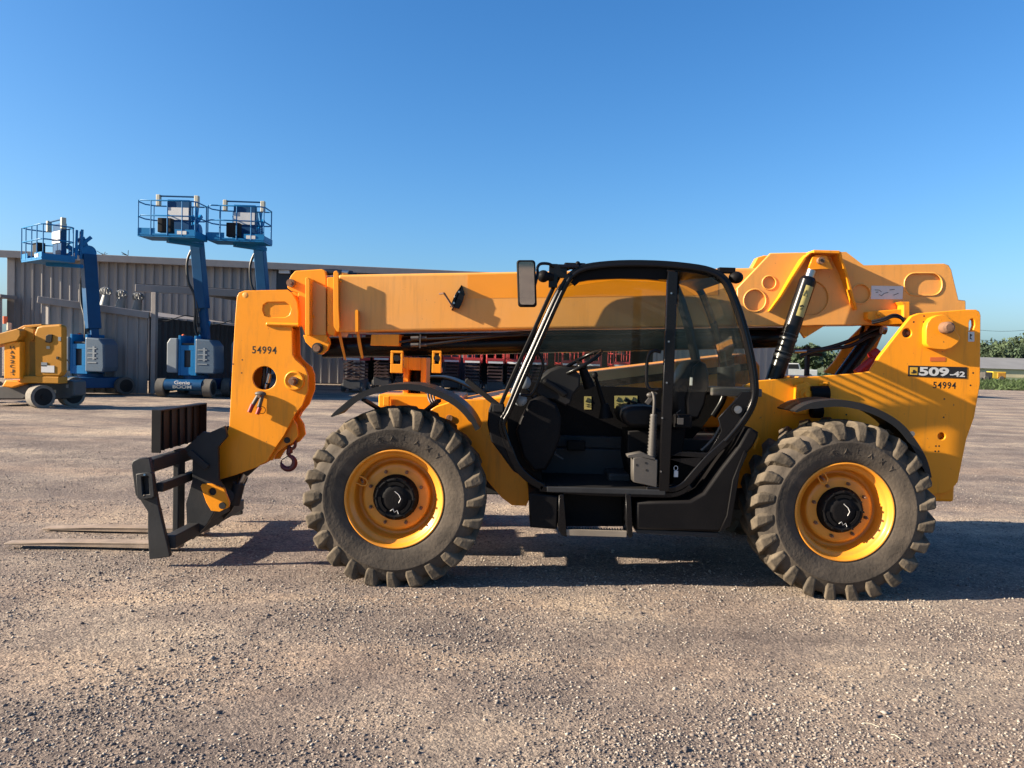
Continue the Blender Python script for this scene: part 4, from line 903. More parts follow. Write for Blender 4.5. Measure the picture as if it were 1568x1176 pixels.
# engine hood on the far side ------------------------------------------
YE = 7.12
hd = empty('engine_cover'); hd.parent = TH
tube_box('cover', [(868,655),(868,582),(885,572),(1060,551),(1150,541),(1165,560),(1165,640),(1160,655)], YE, 7.9, YEL, hd, .03)
DSTSUN = mat('sunlit dusty yellow paint', (.85, .62, .28), .7, var=.15, dust=.5, dustcol=(.5, .42, .30))
plate('sunlit_dusty_strip', [(886,588),(889,571.5),(1060,552.5),(1060,567)], YE-.004, .004, DSTSUN, hd, bevel=0)  # paler strip: sunlight on the dirty cover put into the colour
plate('stripe', [(884,598),(886,587),(1060,566),(1150,556),(1150,566),(1060,577)], YE-.005, .005, BLKM, hd, bevel=0)
m = MB(); q = at(1112, 560, YE-.1); m.cyl(at(1112, 590, 7.1), at(1112, 545, 7.1), .07, n=20); m.cyl(at(1112, 545, 7.1), at(1118, 530, 7.1), .045, n=16); m.build('exhaust_pipe', RUST, hd)

# ------------------------------------------------------------------ cab
CB = empty('cab'); CB.parent = TH
YC, YD = 5.62, 6.42
loopA = [(833,747),(812,735),(792,715),(779,685),(769,655),(771,642),(778,630),(800,578),(826,520),(852,462),(868,430),(878,419),(892,411),(920,406),(964,403.5),(1020,405),(1070,410.5),(1094,417),(1107,425),(1117,438),(1130,470),(1141,505),(1151,548),(1156,580),(1156.5,605),(1150,626),(1135,650),(1112,677),(1085,702),(1062,728),(1047,744),(1028,751),(990,751)]
def sweep(pts, Y, w_, d_, name, mt, parent, closed=False, n=3, bev=.008):
    path = smooth_path([at(x, y, Y) for x, y in pts], n); m = MB(); k = len(path); vs_ = []
    for i, p in enumerate(path):
        d = (path[min(i+1, k-1)]-path[max(i-1, 0)]).normalized(); nn = Vector((d.z, 0, -d.x))
        wi = w_(i/(k-1)) if callable(w_) else w_
        a = Vector((p.x, Y, p.z))
        vs_ += [a-nn*wi/2, a+nn*wi/2, a+nn*wi/2+Vector((0, d_, 0)), a-nn*wi/2+Vector((0, d_, 0))]
    fs = []
    for i in range(k-1):
        for j in range(4): fs.append((i*4+j, (i+1)*4+j, (i+1)*4+(j+1) % 4, i*4+(j+1) % 4))
    fs += [(0, 1, 2, 3), tuple((k-1)*4+j for j in (3, 2, 1, 0))]
    m.add(vs_, fs, False); return m.build(name, mt, parent, bev, 3)
def inset(pts, d):   # shift each point towards the cab's middle in pixels
    return [(x+(960-x)*d, y+(580-y)*d) for x, y in pts]
sweep(loopA, YC, .055, .05, 'frame', BLK, CB)
loopT = inset(loopA[7:30], .022)
m = MB(); m.tube(smooth_path([at(x, y, YC-.005) for x, y in inset(loopA[3:28], .012)], 3), .016, 8); m.build('frame_tube', BLK, CB)
# windscreen edge in front of the tube
sweep([(763,640),(766,622),(790,566),(818,505),(842,452),(858,420),(868,411),(880,407)], YC+.03, .03, .05, 'windscreen_seal', BLKM, CB)
# far frame: the same outline on the far plane
def onY(pts, Y0): return [at(x, y, Y0) for x, y in pts]
path = smooth_path(onY(loopA[5:27], YC), 3); m = MB(); m.tube([Vector((p.x, YD, p.z)) for p in path], .030, 8); m.build('frame_tube', BLK, CB)
path = [at(x, y, YC) for x, y in [(1063,410),(1078,445),(1092,490),(1104,545),(1113,600)]]
m = MB(); m.tube([Vector((p.x+.0, YD, p.z-.0)) for p in path], .04, 8); m.build('frame_tube', BLK, CB)
# roof skin and windscreen header
rp = [at(x, y, YC) for x, y in [(878,419),(892,411),(920,406),(964,403.5),(1020,405),(1070,410.5),(1094,417),(1107,425)]]
def zr_(x):
    for p, q in zip(rp[:-1], rp[1:]):
        if p.x <= x <= q.x: return p.z+(q.z-p.z)*(x-p.x)/(q.x-p.x)
    return rp[-1].z
m = MB(); o0, o1 = .52, 1.17
def rslab(x0, x1, y0, y1):
    k = max(1, int((x1-x0)/.08)); vs_ = []
    for i in range(k+1):
        x = x0+(x1-x0)*i/k; z = zr_(x); vs_ += [(x, y0, z+.012), (x, y1, z+.012), (x, y1, z-.035), (x, y0, z-.035)]
    m.add(vs_, [(i*4+j, (i+1)*4+j, (i+1)*4+(j+1) % 4, i*4+(j+1) % 4) for i in range(k) for j in range(4)]+[(0, 1, 2, 3), (k*4+3, k*4+2, k*4+1, k*4)])
rslab(rp[0].x, o0, YC+.04, YD); rslab(o1, rp[-1].x, YC+.04, YD); rslab(o0, o1, YC+.04, YC+.05); rslab(o0, o1, YD-.06, YD)
m.build('roof', BLK, CB)
m = MB()
for k in range(4):
    x = o0+.13*(k+1); z = zr_(x)-.012; m.box((x-.015, YC+.05, z-.004), (x+.015, YD-.06, z+.006))
m.build('roof_guard', BLK, CB)
plate('roof_lining', [(874,432),(884,418),(897,409),(964,406),(1020,407),(1024,428),(960,426),(905,428),(888,431),(880,438)], YC+.03, .02, BLKM, CB, bevel=.003)
# B pillar with bolts
plate('door_pillar', [(1023,414),(1038.5,416),(1025,753),(1009,753)], YC-.01, .05, BLK, CB, bevel=.006)
dots('bolt', [(1028, 449), (1024, 523), (1021, 586), (1014, 640), (1012, 722)], YC-.012, .007, STL, .002, CB)
# lower rear quarter panel with its cut-out
plate('quarter_panel', [(1025,700),(1040,692),(1085,694),(1105,660),(1100,640),(1117,622),(1127,612),(1137,600),(1152,600),(1152,625),(1135,648),(1108,677),(1082,702),(1060,728),(1044,746),(1024,750)], YC+.006, .02, BLK, CB,
      holes=[[(1023.5+2,741),(1025,703),(1030,698),(1074,701),(1068,716),(1050,738),(1042,744)]], bevel=.002)
m = MB(); c = at(1129, 627, YC); m.cyl(c, c-Vector((0, .012, 0)), .042, n=24); m.build('door_latch', BLKM, CB, .003)
m = MB(); m.cyl(c-Vector((0, .012, 0)), c-Vector((0, .02, 0)), .028, n=20); m.bar(c+Vector((-.02, -.022, -.015)), c+Vector((.02, -.022, .015)), .006, .016); m.build('door_latch', STL, CB, .002)
m = MB(); kc = at(1036, 722, YC-.0); m.tube([kc+Vector((.014*math.cos(t), .03, .018*math.sin(t)+.02)) for t in [6.283*k/16 for k in range(16)]], .003, 5, closed=True); m.box(kc+Vector((-.012, .028, -.045)), kc+Vector((.018, .032, .0))); m.build('hanging_key', WHT, CB)
plate('kick_panel', [(1024,745),(1025,700),(1080,698),(1085,706),(1062,735),(1045,747)], YC+.30, .01, BLKM, CB, bevel=0)
# glass
plate('side_window', [(1040,430),(1094,424),(1112,440),(1124,470),(1137,515),(1148,565),(1150,600),(1130,612),(1092,600),(1034,600)], YC+.03, .004, GLS, CB, bevel=0)
m = MB()
q = smooth_path(onY(loopA[7:12], YC), 3); vs_ = []
for p in q: vs_ += [Vector((p.x-.02, YC+.05, p.z)), Vector((p.x-.02, YD-.02, p.z))]
m.add(vs_, [(2*i, 2*i+1, 2*i+3, 2*i+2) for i in range(len(q)-1)]); m.build('windscreen', GLS, CB)
m = MB(); q = smooth_path(onY([(1112,440),(1124,470),(1137,515),(1148,565),(1150,590)], YC), 3); vs_ = []
for p in q: vs_ += [Vector((p.x-.0, YC+.05, p.z)), Vector((p.x-.0, YD-.02, p.z))]
m.add(vs_, [(2*i, 2*i+1, 2*i+3, 2*i+2) for i in range(len(q)-1)]); m.build('rear_window', GLS, CB)
farwin = [(798,600),(826,530),(852,470),(876,425),(964,412),(1070,418),(1105,440),(1130,500),(1148,580),(1148,600),(1000,604)]
lp = [[(at(x, y, YC).x, at(x, y, YC).z) for x, y in farwin]]
link('far_window', stand(curve_mesh(lp, .004, 0), YD-.01), GLS, CB)
# far side lower wall, floor, back wall
lw_ = [(776,640),(800,588),(900,596),(1000,600),(1150,604),(1150,625),(1110,677),(1060,728),(1035,750),(833,746),(800,715)]
lp = [[(at(x, y, YC).x, at(x, y, YC).z) for x, y in lw_]]
link('far_side_panel', stand(curve_mesh(lp, .03, 0), YD), BLKM, CB)
fl = at(833, 746, YC); fr = at(1040, 748, YC)
m = MB(); m.box((fl.x, YC+.02, fl.z-.02), (fr.x, YD-.02, fl.z+.005)); m.build('floor', DGRY, CB, .003)
m = MB(); m.box((fl.x+.02, YC-.01, fl.z-.035), (fr.x-.1, YC+.02, fl.z+.006)); m.build('door_sill', BLKS, CB, .006)
sweep([(826,748),(900,754),(1000,757),(1036,756),(1058,744)], YC, .05, .06, 'sill_beam', BLK, CB)
# front lower body of the cab
plate('front_panel', [(776,640),(800,592),(812,600),(830,640),(826,700),(833,742),(800,716),(780,690)], YC+.25, .5, BLKM, CB, bevel=.01)
plate('corner_cover', [(748,628),(752,617),(772,619),(773,640),(770,652),(776,680),(790,716),(797,728),(786,722),(770,700),(752,676),(746,650)], YC+.01, .10, BLKM, CB, bevel=.012)
m = MB(); m.box(at(754, 631, YC), at(771, 619, YC+.04)); m.build('indicator_lamp', GRYC if 0 else DGRY, CB, .006)
m = MB(); m.bar(at(714, 582, 5.75), at(764, 622, 5.70), .018, .04); m.sphere(at(716, 583, 5.75), (.02, .012, .02)); m.build('wiper_arm', BLKM, CB, .004)
# dashboard and console
plate('dashboard', [(820,600),(826,580),(842,567),(858,561),(878,563),(889,575),(888,592),(878,604),(874,618),(866,622),(848,612),(830,612)], YC+.22, .36, DGRY, CB, bevel=.014)
m = MB(); c = at(848, 585, YC+.21); m.bar(at(832, 582, YC+.2), at(868, 606, YC+.2), .05, .05); m.build('dash_pad', SEAT, CB, .02)
plate('dash_console', [(798,640),(812,614),(830,606),(852,618),(860,640),(858,672),(848,698),(836,720),(818,722),(800,700),(790,660)], YC+.15, .42, BLKM, CB, bevel=.02)
m = MB(); m.sphere(at(804, 586, YC+.20), (.045, .03, .05)); m.build('cab_lamp', GRYC, CB)
m = MB(); m.sphere(at(797, 612, YC+.12), (.05, .04, .05)); m.build('cab_lamp', GRYC, CB)
# steering wheel
sw = empty('steering_wheel'); sw.parent = TH
c = at(888, 556, YC+.36); ax_ = Vector((-.52, -.1, .85)).normalized(); u = ax_.cross(Vector((0, 1, 0))).normalized(); v = ax_.cross(u)
m = MB(); m.tube([c+(u*math.cos(t)+v*math.sin(t))*.185 for t in [6.283*k/40 for k in range(40)]], .015, 8, closed=True)
for k in range(3): t = k*2.094+.5; m.bar(c-ax_*.03, c+(u*math.cos(t)+v*math.sin(t))*.18, .03, .012)
m.sphere(c-ax_*.03, (.045, .045, .03)); m.build('wheel_rim', BLK, sw)
m = MB(); m.cyl(c-ax_*.03, c-ax_*.22+Vector((-.03, 0, 0)), .03, .045, n=14); m.build('steering_column', BLKM, sw)
# seat
st = empty('seat'); st.parent = TH
plate('backrest', [(1030,640),(1028,600),(1034,588),(1046,575),(1053,562),(1060,554),(1072,551),(1082,556),(1087,570),(1088,590),(1082,618),(1074,636),(1066,645),(1052,646)], YC+.22, .42, SEAT, st, bevel=.05)
plate('headrest_bolster', [(1052,640),(1050,612),(1056,590),(1062,562),(1072,553),(1082,558),(1086,572),(1086,592),(1080,620),(1070,642)], YC+.19, .05, SEAT, st, bevel=.02)
plate('cushion', [(952,638),(955,628),(966,623),(985,622),(1005,624),(1030,636),(1050,640),(1050,652),(1020,656),(990,656),(964,654),(956,648)], YC+.16, .46, SEAT, st, bevel=.03)
plate('seat_base', [(962,660),(1050,656),(1045,700),(1030,745),(968,745),(960,700)], YC+.3, .35, BLKM, st, bevel=.01)
m = MB(); m.box(at(1034, 655, YC+.1), at(1056, 634, YC+.2)); m.build('armrest_box', BLKM, st, .01)
m = MB(); m.box(at(1037, 650, YC+.08), at(1046, 640, YC+.1)); m.tube([at(1040, 640, YC+.1), at(1036, 632, YC+.1), at(1042, 628, YC+.1)], .004, 5); m.build('buckle', MGRY, st, .002)
m = MB(); m.box(at(1056.5, 590, YC+.175), at(1060, 578, YC+.185)); m.build('seat_tag', WHT, st)
# bellows and box by the pillar
m = MB(); top = at(1001, 634, YC+.06); bot = at(998, 700, YC+.06); prof = []
nb = 13
for k in range(nb*2+1):
    t = k/(nb*2); r = (.028+.010*t)*(1.0 if k % 2 else .80); prof.append((r, t))
vs_ = []; n = 16
for r, t in prof:
    p = top.lerp(bot, t); vs_ += [(p.x+r*math.cos(6.283*k/n), p.y+r*math.sin(6.283*k/n), p.z) for k in range(n)]
m.add(vs_, [(i*n+k, (i+1)*n+k, (i+1)*n+(k+1) % n, i*n+(k+1) % n) for i in range(len(prof)-1) for k in range(n)], True); m.build('bellows', MGRY, CB)
plate('lever_box', [(970,701),(984,699),(1007,704),(1006,747),(986,742),(970,738)], YC+.0, .14, MGRY, CB, bevel=.005)
plate('lever_bracket', [(961,697),(982,693),(1003,701),(1003,706),(980,700),(962,701)], YC+.0, .10, MGRY, CB, bevel=.002)
dots('bolt', [(989, 709), (990, 720), (975, 712)], YC-.001, .008, INK, .001, CB)
m = MB(); m.tube(smooth_path(P([(1001, 634, YC+.06), (1002, 612, YC+.06), (999, 600, YC+.08)]), 4), .012, 8); m.bar(at(990, 618, YC+.08), at(1004, 600, YC+.08), .02, .03); m.sphere(at(996, 605, YC+.08), (.03, .02, .02)); m.build('hand_lever', MGRY, CB)
m = MB(); m.tube(smooth_path(P([(1012, 539, YC), (1003, 537, YC), (995, 541, YC), (991, 553, YC), (990, 575, YC), (991, 590, YC), (998, 597, YC), (1008, 597, YC)]), 4), .013, 8); m.build('grab_handle', BLK, CB)
m = MB(); m.tube(smooth_path(P([(812, 541, YC+.05), (824, 541, YC+.05), (831, 552, YC+.05), (830, 568, YC+.05), (821, 592, YC+.05), (812, 605, YC+.05), (797, 604, YC+.05)]), 4), .012, 8); m.build('grab_handle', BLK, CB)
m = MB(); m.cyl(at(926, 625, YC+.5), at(912, 578, YC+.46), .022, .014, n=10); m.sphere(at(911, 575, YC+.46), (.025, .02, .03)); m.cyl(at(928, 640, YC+.5), at(926, 618, YC+.5), .06, .03, n=12); m.build('joystick', BLKM, CB)
m = MB(); m.bar(at(958, 612, YC+.5), at(975, 618, YC+.45), .02, .02); m.cyl(at(967, 632, YC+.5), at(962, 616, YC+.5), .012, n=8); m.build('joystick', BLKM, CB)
def on_far(nm, x0, y0, x1, y1, mt, Y=YD-.018): return plate(nm, [(x0, y0), (x0, y1), (x1, y1), (x1, y0)], Y, .002, mt, CB, bevel=0)
lb1 = on_far('warning_label', 894.5, 627, 905.5, 607, LBLY); lb2 = on_far('warning_label', 941, 625, 976, 606, LBLY)
for x, y in ((900, 612), (947, 611), (958, 611), (970, 611)):
    m = MB(); m.tube([at(x-3.3, y+3, YD-.021), at(x+3.3, y+3, YD-.021), at(x, y-3, YD-.021)], .003, 4, closed=True); m.build('warning_mark', INK, CB)
m = MB()
for k, (x, y) in enumerate([(897, 619), (897, 622)]): m.bar(at(x, y, YD-.021), at(x+6, y, YD-.021), .002, .004)
for x in (944, 955, 966):
    for y in (618, 621): m.bar(at(x, y, YD-.021), at(x+7, y, YD-.021), .002, .004)
m.build('printed_line', INK, CB)
on_far('document_pocket', 867, 703, 897, 692, WHT if 0 else MGRY, YD-.05); on_far('document_pocket', 899, 702, 912, 688, DGRY, YD-.05)
m = MB(); m.bar(at(838, 688, YC+.4), at(862, 702, YC+.4), .09, .012); m.cyl(at(846, 672, YC+.42), at(850, 694, YC+.4), .01, n=8); m.build('pedal', MGRY, CB, .003)
m = MB(); m.box(at(868, 690, YC+.55), at(896, 674, YC+.6)); m.build('fuse_box', BLKM, CB, .01)
m = MB(); m.box(at(1090, 606, YC+.15), at(1140, 592, YC+.6)); m.build('rear_shelf', MGRY, CB, .01)
m = MB(); m.cyl(at(1112, 597, YC+.55), at(1112, 562, YC+.55), .07, n=18); m.build('bottle_holder', DGRY, CB, .01)
m = MB(); m.tube(smooth_path(P([(1074, 690, YC+.1), (1092, 672, YC+.1), (1105, 650, YC+.1), (1118, 628, YC+.1)]), 4), .012, 8); m.build('rear_stay', MGRY, CB)
# mirror and lamps
mr = empty('mirror'); mr.parent = TH
mo = slot(792, 398, 821, 470, 5); mo = [(x+(y-434)*.035*(1 if 1 else 0), y) for x, y in mo]
plate('housing', mo, 5.44, .045, BLKM, mr, bevel=.008)
mi = [(806.7+(x-806.7)*.80, 434+(y-434)*.90) for x, y in mo]
g_ = plate('mirror_glass', mi, 5.437, .003, MIR, mr, bevel=0)
mc = at(806.7, 434, 5.437); 
for v in g_.data.vertices: v.co.y += -.016-(v.co.z-mc.z)*.075-(v.co.x-mc.x)*.03
for p_ in g_.data.polygons: p_.use_smooth = False
nt = MIR.node_tree; tilt = nt.nodes.new('ShaderNodeCombineXYZ')
MIR.node_tree.nodes['Principled BSDF'].inputs['Base Color'].default_value = (.45, .45, .45, 1)
m = MB(); m.tube(smooth_path(P([(818, 440, 5.46), (823, 420, 5.5), (823, 410, 5.52), (828, 404, 5.55), (840, 404, 5.58), (848, 408, 5.6)]), 4), .011, 8); m.build('mirror_arm', BLK, mr)
m = MB(); m.box(at(840, 440, YC), at(854, 405, YC+.04)); m.box(at(852, 425, YC), at(868, 406, YC+.05)); m.tube(P([(858, 408, YC), (886, 408, YC)]), .014, 8); m.build('mirror_bracket', BLK, mr, .006)
m = MB(); c = at(832, 423, YC-.02); m.sphere(c, (.045, .05, .045)); m.cyl(c, c+Vector((.07, .02, 0)), .03, n=14); m.build('work_lamp', BLKM, CB)
m = MB(); c = at(1127, 425, YC+.05); m.sphere(c, (.055, .05, .045)); m.box(c+Vector((-.13, -.02, .03)), c+Vector((-.01, .04, .07))); m.build('work_lamp', BLKM, CB, .005)
m = MB(); c = at(876, 408, YC+.1); m.box(c+Vector((-.06, -.03, -.02)), c+Vector((.10, .04, .025))); m.sphere(c+Vector((.04, -.02, .02)), .018); m.build('wiper_motor', BLKM, CB, .01)

# step, skirts below the cab
plate('step_box', [(810,755),(855,760),(853,811),(812,808)], YC-.01, .35, BLKM, TH, bevel=.012)
m = MB(); a = at(866, 820, YC-.02); b2 = at(960, 807, YC-.02)
m.box((a.x, YC-.02, a.z), (b2.x, YC, a.z+.045)); m.box((a.x, YC, a.z+.0), (b2.x, YC+.2, a.z+.008))
sp = m.build('step_tread', mat('dusty step steel', (.26, .22, .17), .7, var=.3, dust=.4), TH, .002)
m = MB()
for i in range(22):
    for j in range(5): m.cyl((a.x+.02+i*.0205, YC+.02+j*.042, a.z+.008), (a.x+.02+i*.0205, YC+.02+j*.042, a.z+.02), .007, .004, n=6)
m.build('grip_studs', MGRY, sp)
plate('step_side', [(856,759),(863,757),(868,822),(860,820),(855,812)], YC-.025, .28, BLK, TH, bevel=.003)
plate('step_side', [(958,757),(966,757),(969,820),(966,824),(962,822),(960,805)], YC-.025, .28, BLK, TH, bevel=.003)
plate('step_back', [(862,757),(964,757),(960,806),(866,806)], YC+.24, .02, BLKM, TH, bevel=0)
plate('skirt', [(975,769),(1057,767),(1078,755),(1104,718),(1131,683),(1146,656),(1151,655),(1162,662),(1161,669),(1154,683),(1141,699),(1128,735),(1124,772),(1119,807),(1100,815),(974,811)], YC-.02, .34, BLKM, TH, bevel=.018)
plate('skirt_edge', [(974,811),(1101,816),(1099,823),(976,817)], YC+.01, .3, BLKS, TH, bevel=.004)
plate('skirt_edge', [(1102,814),(1119,806),(1127,760),(1133,722),(1145,695),(1140,690),(1122,735),(1113,790)], YC-.035, .02, BLKM, TH, bevel=.004)
m = MB(); m.cyl(at(1154, 687, 5.9), at(1160, 668, 5.9), .02, n=8); m.build('hinge', YEL, TH)
m = MB(); a = at(1100, 800, 6.1); m.box((a.x-.9, 6.0, .42), (a.x+.05, 7.4, .8)); m.build('belly_tank', BLKS, TH, .02)

rebase(TH, (.4, 6.72, 0))
tag(TH, 'large yellow telehandler with black open cab and pallet forks lowered to the gravel', 'telehandler')

# ------------------------------------------------------------------ boom lifts
def wheel_small(mb_t, mb_h, c, ax, r, w_):
    c = Vector(c); ax = Vector(ax).normalized()
    mb_t.cyl(c-ax*w_/2, c+ax*w_/2, r, n=28); mb_t.cyl(c-ax*(w_/2+.01), c+ax*(w_/2+.01), r*.9, n=28)
    mb_h.cyl(c-ax*(w_/2+.014), c+ax*(w_/2+.014), r*.74, n=20); mb_h.cyl(c-ax*(w_/2+.04), c+ax*(w_/2+.04), r*.2, n=10)
def make_lift():
    """blue articulated lift: x across the short end, y along the chassis, camera side is -y"""
    R0 = empty('boom_lift')
    m = MB(); m.box((-.62, -.95, .22), (.62, .95, .58)); m.cyl((-.62, -.95, .40), (.62, -.95, .40), .175, n=20); m.build('chassis', BLUD, R0, .02)
    for x in (-.78, .78):
        for y in (-.82, .82):
            t_, h = MB(), MB(); wheel_small(t_, h, (x, y, .305), (1, 0, 0), .305, .26); o = t_.build('wheel', RUBS, R0, .02, 2); h.build('wheel_hub', DGRY, o)
            for v in h.v[:0]: pass
    ftext('lettering', 'Genie', (0, -1.128, .485), (1, 0, 0), (0, 0, 1), .52, .12, WHT, R0, bold=.01, thick=.003)
    ftext('lettering', 'BOOM', (0, -1.125, .345), (1, 0, 0), (0, 0, 1), .62, .11, GRYC, R0, bold=.02, thick=.003)
    m = MB(); m.cyl((0, 0, .58), (0, 0, .72), .42, n=28); m.build('turntable', BLUD, R0)
    # turret frame
    m = MB()
    m.box((-.42, -.48, .70), (-.34, .5, 2.05)); m.box((.12, -.48, .70), (.20, .5, 2.05)); m.box((-.34, -.475, .70), (.12, -.44, .98)); m.box((-.34, -.475, 1.55), (.12, -.44, 1.72)); m.box((-.34, -.475, .98), (-.22, -.44, 1.55)); m.box((0, -.475, .98), (.12, -.44, 1.55))
    m.box((-.34, .4, .70), (.12, .45, 2.0)); m.build('turret_frame', BLU, R0, .01)
    m = MB(); m.box((-.33, -.40, .72), (.11, .38, 1.8)); m.build('turret_core', DARKW, R0)
    m = MB(); m.prism([(-.78, .78), (-.43, .78), (-.43, 1.95), (-.68, 1.95), (-.78, 1.78)], -.55, .75); m.build('side_cover', GRYC, R0, .03)
    m = MB(); m.prism([(.21, .78), (.84, .78), (.88, .95), (.86, 1.72), (.70, 1.92), (.21, 1.95)], -.62, .25); o = m.build('side_cover', GRYD, R0, .04)
    m = MB()
    for k in range(4): m.box((.30+.0*k, -.635, 1.08+.16*k), (.62, -.625, 1.12+.16*k))
    m.box((.48, -.635, 1.2), (.55, -.625, 1.65)); m.build('vent_grille', GRYC, o)
    m = MB(); m.sphere((-.58, .3, 2.02), (.08, .08, .09)); m.build('beacon', ORBE, R0)
    # riser pack
    m = MB(); m.bar((.02, .35, 1.75), (.30, .1, 2.6), .22, .2); m.bar((-.1, .1, 1.7), (.24, .35, 2.35), .14, .14); m.build('riser', BLU, R0, .01)
    m = MB(); m.bar((.30, .05, 1.95), (.02, -.05, 5.1), .24, .26, up=(0, 1, 0)); m.build('main_boom', BLUD, R0, .015)
    m = MB(); m.bar((.20, .0, 3.0), (-.03, -.08, 5.55), .34, .44, up=(0, 1, 0)); m.build('outer_boom', BLUD, R0, .02)
    m = MB(); m.tube(smooth_path([Vector(v) for v in ((-.02, -.2, 5.2), (-.26, -.22, 4.6), (-.22, -.22, 3.9), (-.02, -.2, 3.45), (.02, -.18, 2.9), (.0, -.18, 2.35), (.12, -.2, 2.0))], 5), .045, 8)
    m.tube(smooth_path([Vector(v) for v in ((.05, -.2, 3.3), (.12, -.22, 2.9), (.08, -.22, 2.5), (.2, -.2, 2.1))], 5), .03, 8); m.build('hose', HOSE, R0)
    for g0, g1, gr in (((.10, -.15, 2.9), (.12, -.15, 3.15), .07), ((.12, -.15, 2.5), (.1, -.15, 2.7), .06), ((.16, -.2, 2.2), (.15, -.2, 2.35), .06)):
        m = MB(); m.cyl(g0, g1, gr, n=10); m.build('hose_guide', MGRY, R0)
    m = MB(); m.cyl((-.16, -.1, 5.62), (.10, -.1, 5.62), .24, n=20); m.bar((-.04, -.1, 5.6), (.0, -.35, 6.1), .16, .22); m.build('knuckle', BLU, R0, .02)
    # platform, reaching towards -y and -x
    px0, px1, py0, py1, pz = -1.22, .62, -1.75, -.75, 5.22
    PF = empty('platform'); PF.parent = R0
    m = MB(); m.box((px0, py0, pz-.05), (px1, py1, pz)); m.box((px0, py0-.01, pz), (px1, py0+.01, pz+.05)); m.box((px0, py0, pz-.002), (px0+.55, py0+.02, pz+.22)); m.box((px1-.65, py0, pz-.002), (px1, py0+.02, pz+.2)); m.box((px0-.01, py0, pz), (px0+.01, py1, pz+.2)); m.box((px1-.01, py0, pz), (px1+.01, py1, pz+.16)); m.box((px0, py1-.01, pz), (px1, py1+.01, pz+.16))
    m.bar((-.5, -1.2, pz-.1), (.3, -.4, pz-.12), .2, .12); m.build('floor', BLU, PF)
    for zz in (pz+.62, pz+1.1):
        m = MB(); r = .12
        m.tube([(px0+r, py0, zz), (px1-r, py0, zz), (px1, py0+r, zz), (px1, py1-r, zz), (px1-r, py1, zz), (px0+r, py1, zz), (px0-.12, py1-.25, zz), (px0-.12, py0+.25, zz)], .022, 8, closed=True); m.build('rail', BLU, PF)
    for x, y in ((px0+.02, py0), (px0+.42, py0), (px0+.95, py0), (px1-.42, py0), (px1-.02, py0+.05), (px1-.02, py1-.05), (px0+.05, py1), (px0+.5, py1), (px1-.5, py1)):
        m = MB(); m.cyl((x, y, pz), (x, y, pz+1.1), .02, n=8); m.build('post', BLU, PF)
    m = MB(); m.box((-.62, -1.0, pz+.15), (.12, -.82, pz+1.28)); m.bar((-.85, -1.02, pz+1.38), (.38, -1.02, pz+1.38), .06, .05); m.build('control_panel', BLUD, PF, .02)
    m = MB(); m.box((-.60, -1.03, pz+.62), (.10, -1.005, pz+1.02)); m.build('instruction_sheet', WHT, PF)
    m = MB(); m.box((-.66, -1.6, pz+.12), (-.22, -1.35, pz+.58)); m.build('control_box', DGRY, PF, .02)
    m = MB(); m.box((-.95, -1.1, pz+1.05), (-.82, -.95, pz+1.42)); m.build('alarm_post', CREAM, PF, .02); m = MB(); m.box((.30, -1.1, pz+1.05), (.44, -.95, pz+1.42)); m.build('alarm_post', CREAM, PF, .02)
    m = MB(); m.box((-.28, -1.765, pz+.06), (.0, -1.755, pz+.17)) if 0 else m.box((.05, -1.765, pz+.04), (.35, -1.755, pz+.15)); m.build('sticker', WHT, PF)
    m = MB(); m.bar((.02, -.1, 5.4), (-.08, -.75, pz+.55), .14, .14); m.bar((.1, -.35, pz+1.15), (.02, -.35, pz+.15), .1, .1); m.bar((-.05, -.75, pz+.2), (.12, -.05, 6.15), .10, .12); m.cyl((.3, -.6, pz+.1), (.1, -.5, pz+1.1), .04); m.build('platform_mount', BLU, PF, .01)
    return R0
RUBS = mat('grey solid tyre', (.06, .06, .058), .8, var=.3, scale=8, dust=.6, dustcol=(.20, .18, .15), bump=.3)
L1 = make_lift()
Bm = gat(280, 605)
spots = [(gat(281, 608), 0.0, 'blue boom lift with its basket raised beside the open bay, cables running down its boom', 1.0),
         (gat(380, 608), R_(2), 'blue boom lift mostly hidden behind the yellow boom head, basket touching the middle one', 1.01),
         (gat(112, 605), R_(-4), 'blue boom lift nearest the yellow lift with its basket leaning left over the shed', .97)]
for i, (p, rz, lab, s_) in enumerate(spots):
    o = L1 if i == 0 else copy_tree(L1)
    o.scale = (s_, s_, s_); o.location = (p.x, p.y+1.0, 0); o.rotation_euler = (0, 0, rz)
    if i == 2:
        for ch in kids(o):
            if ch.name.split('.')[0] in ('main_boom', 'outer_boom', 'hose', 'hose_guide', 'platform', 'riser', 'knuckle', 'platform_mount'): ch.rotation_euler = (0, 0, R_(-36)); ch.location.z = -.75
            elif ch.name.split('.')[0] in ('chassis', 'wheel', 'lettering'): ch.rotation_euler = (0, 0, R_(-35))
    tag(o, lab, 'boom lift', 'blue boom lifts by the warehouse')

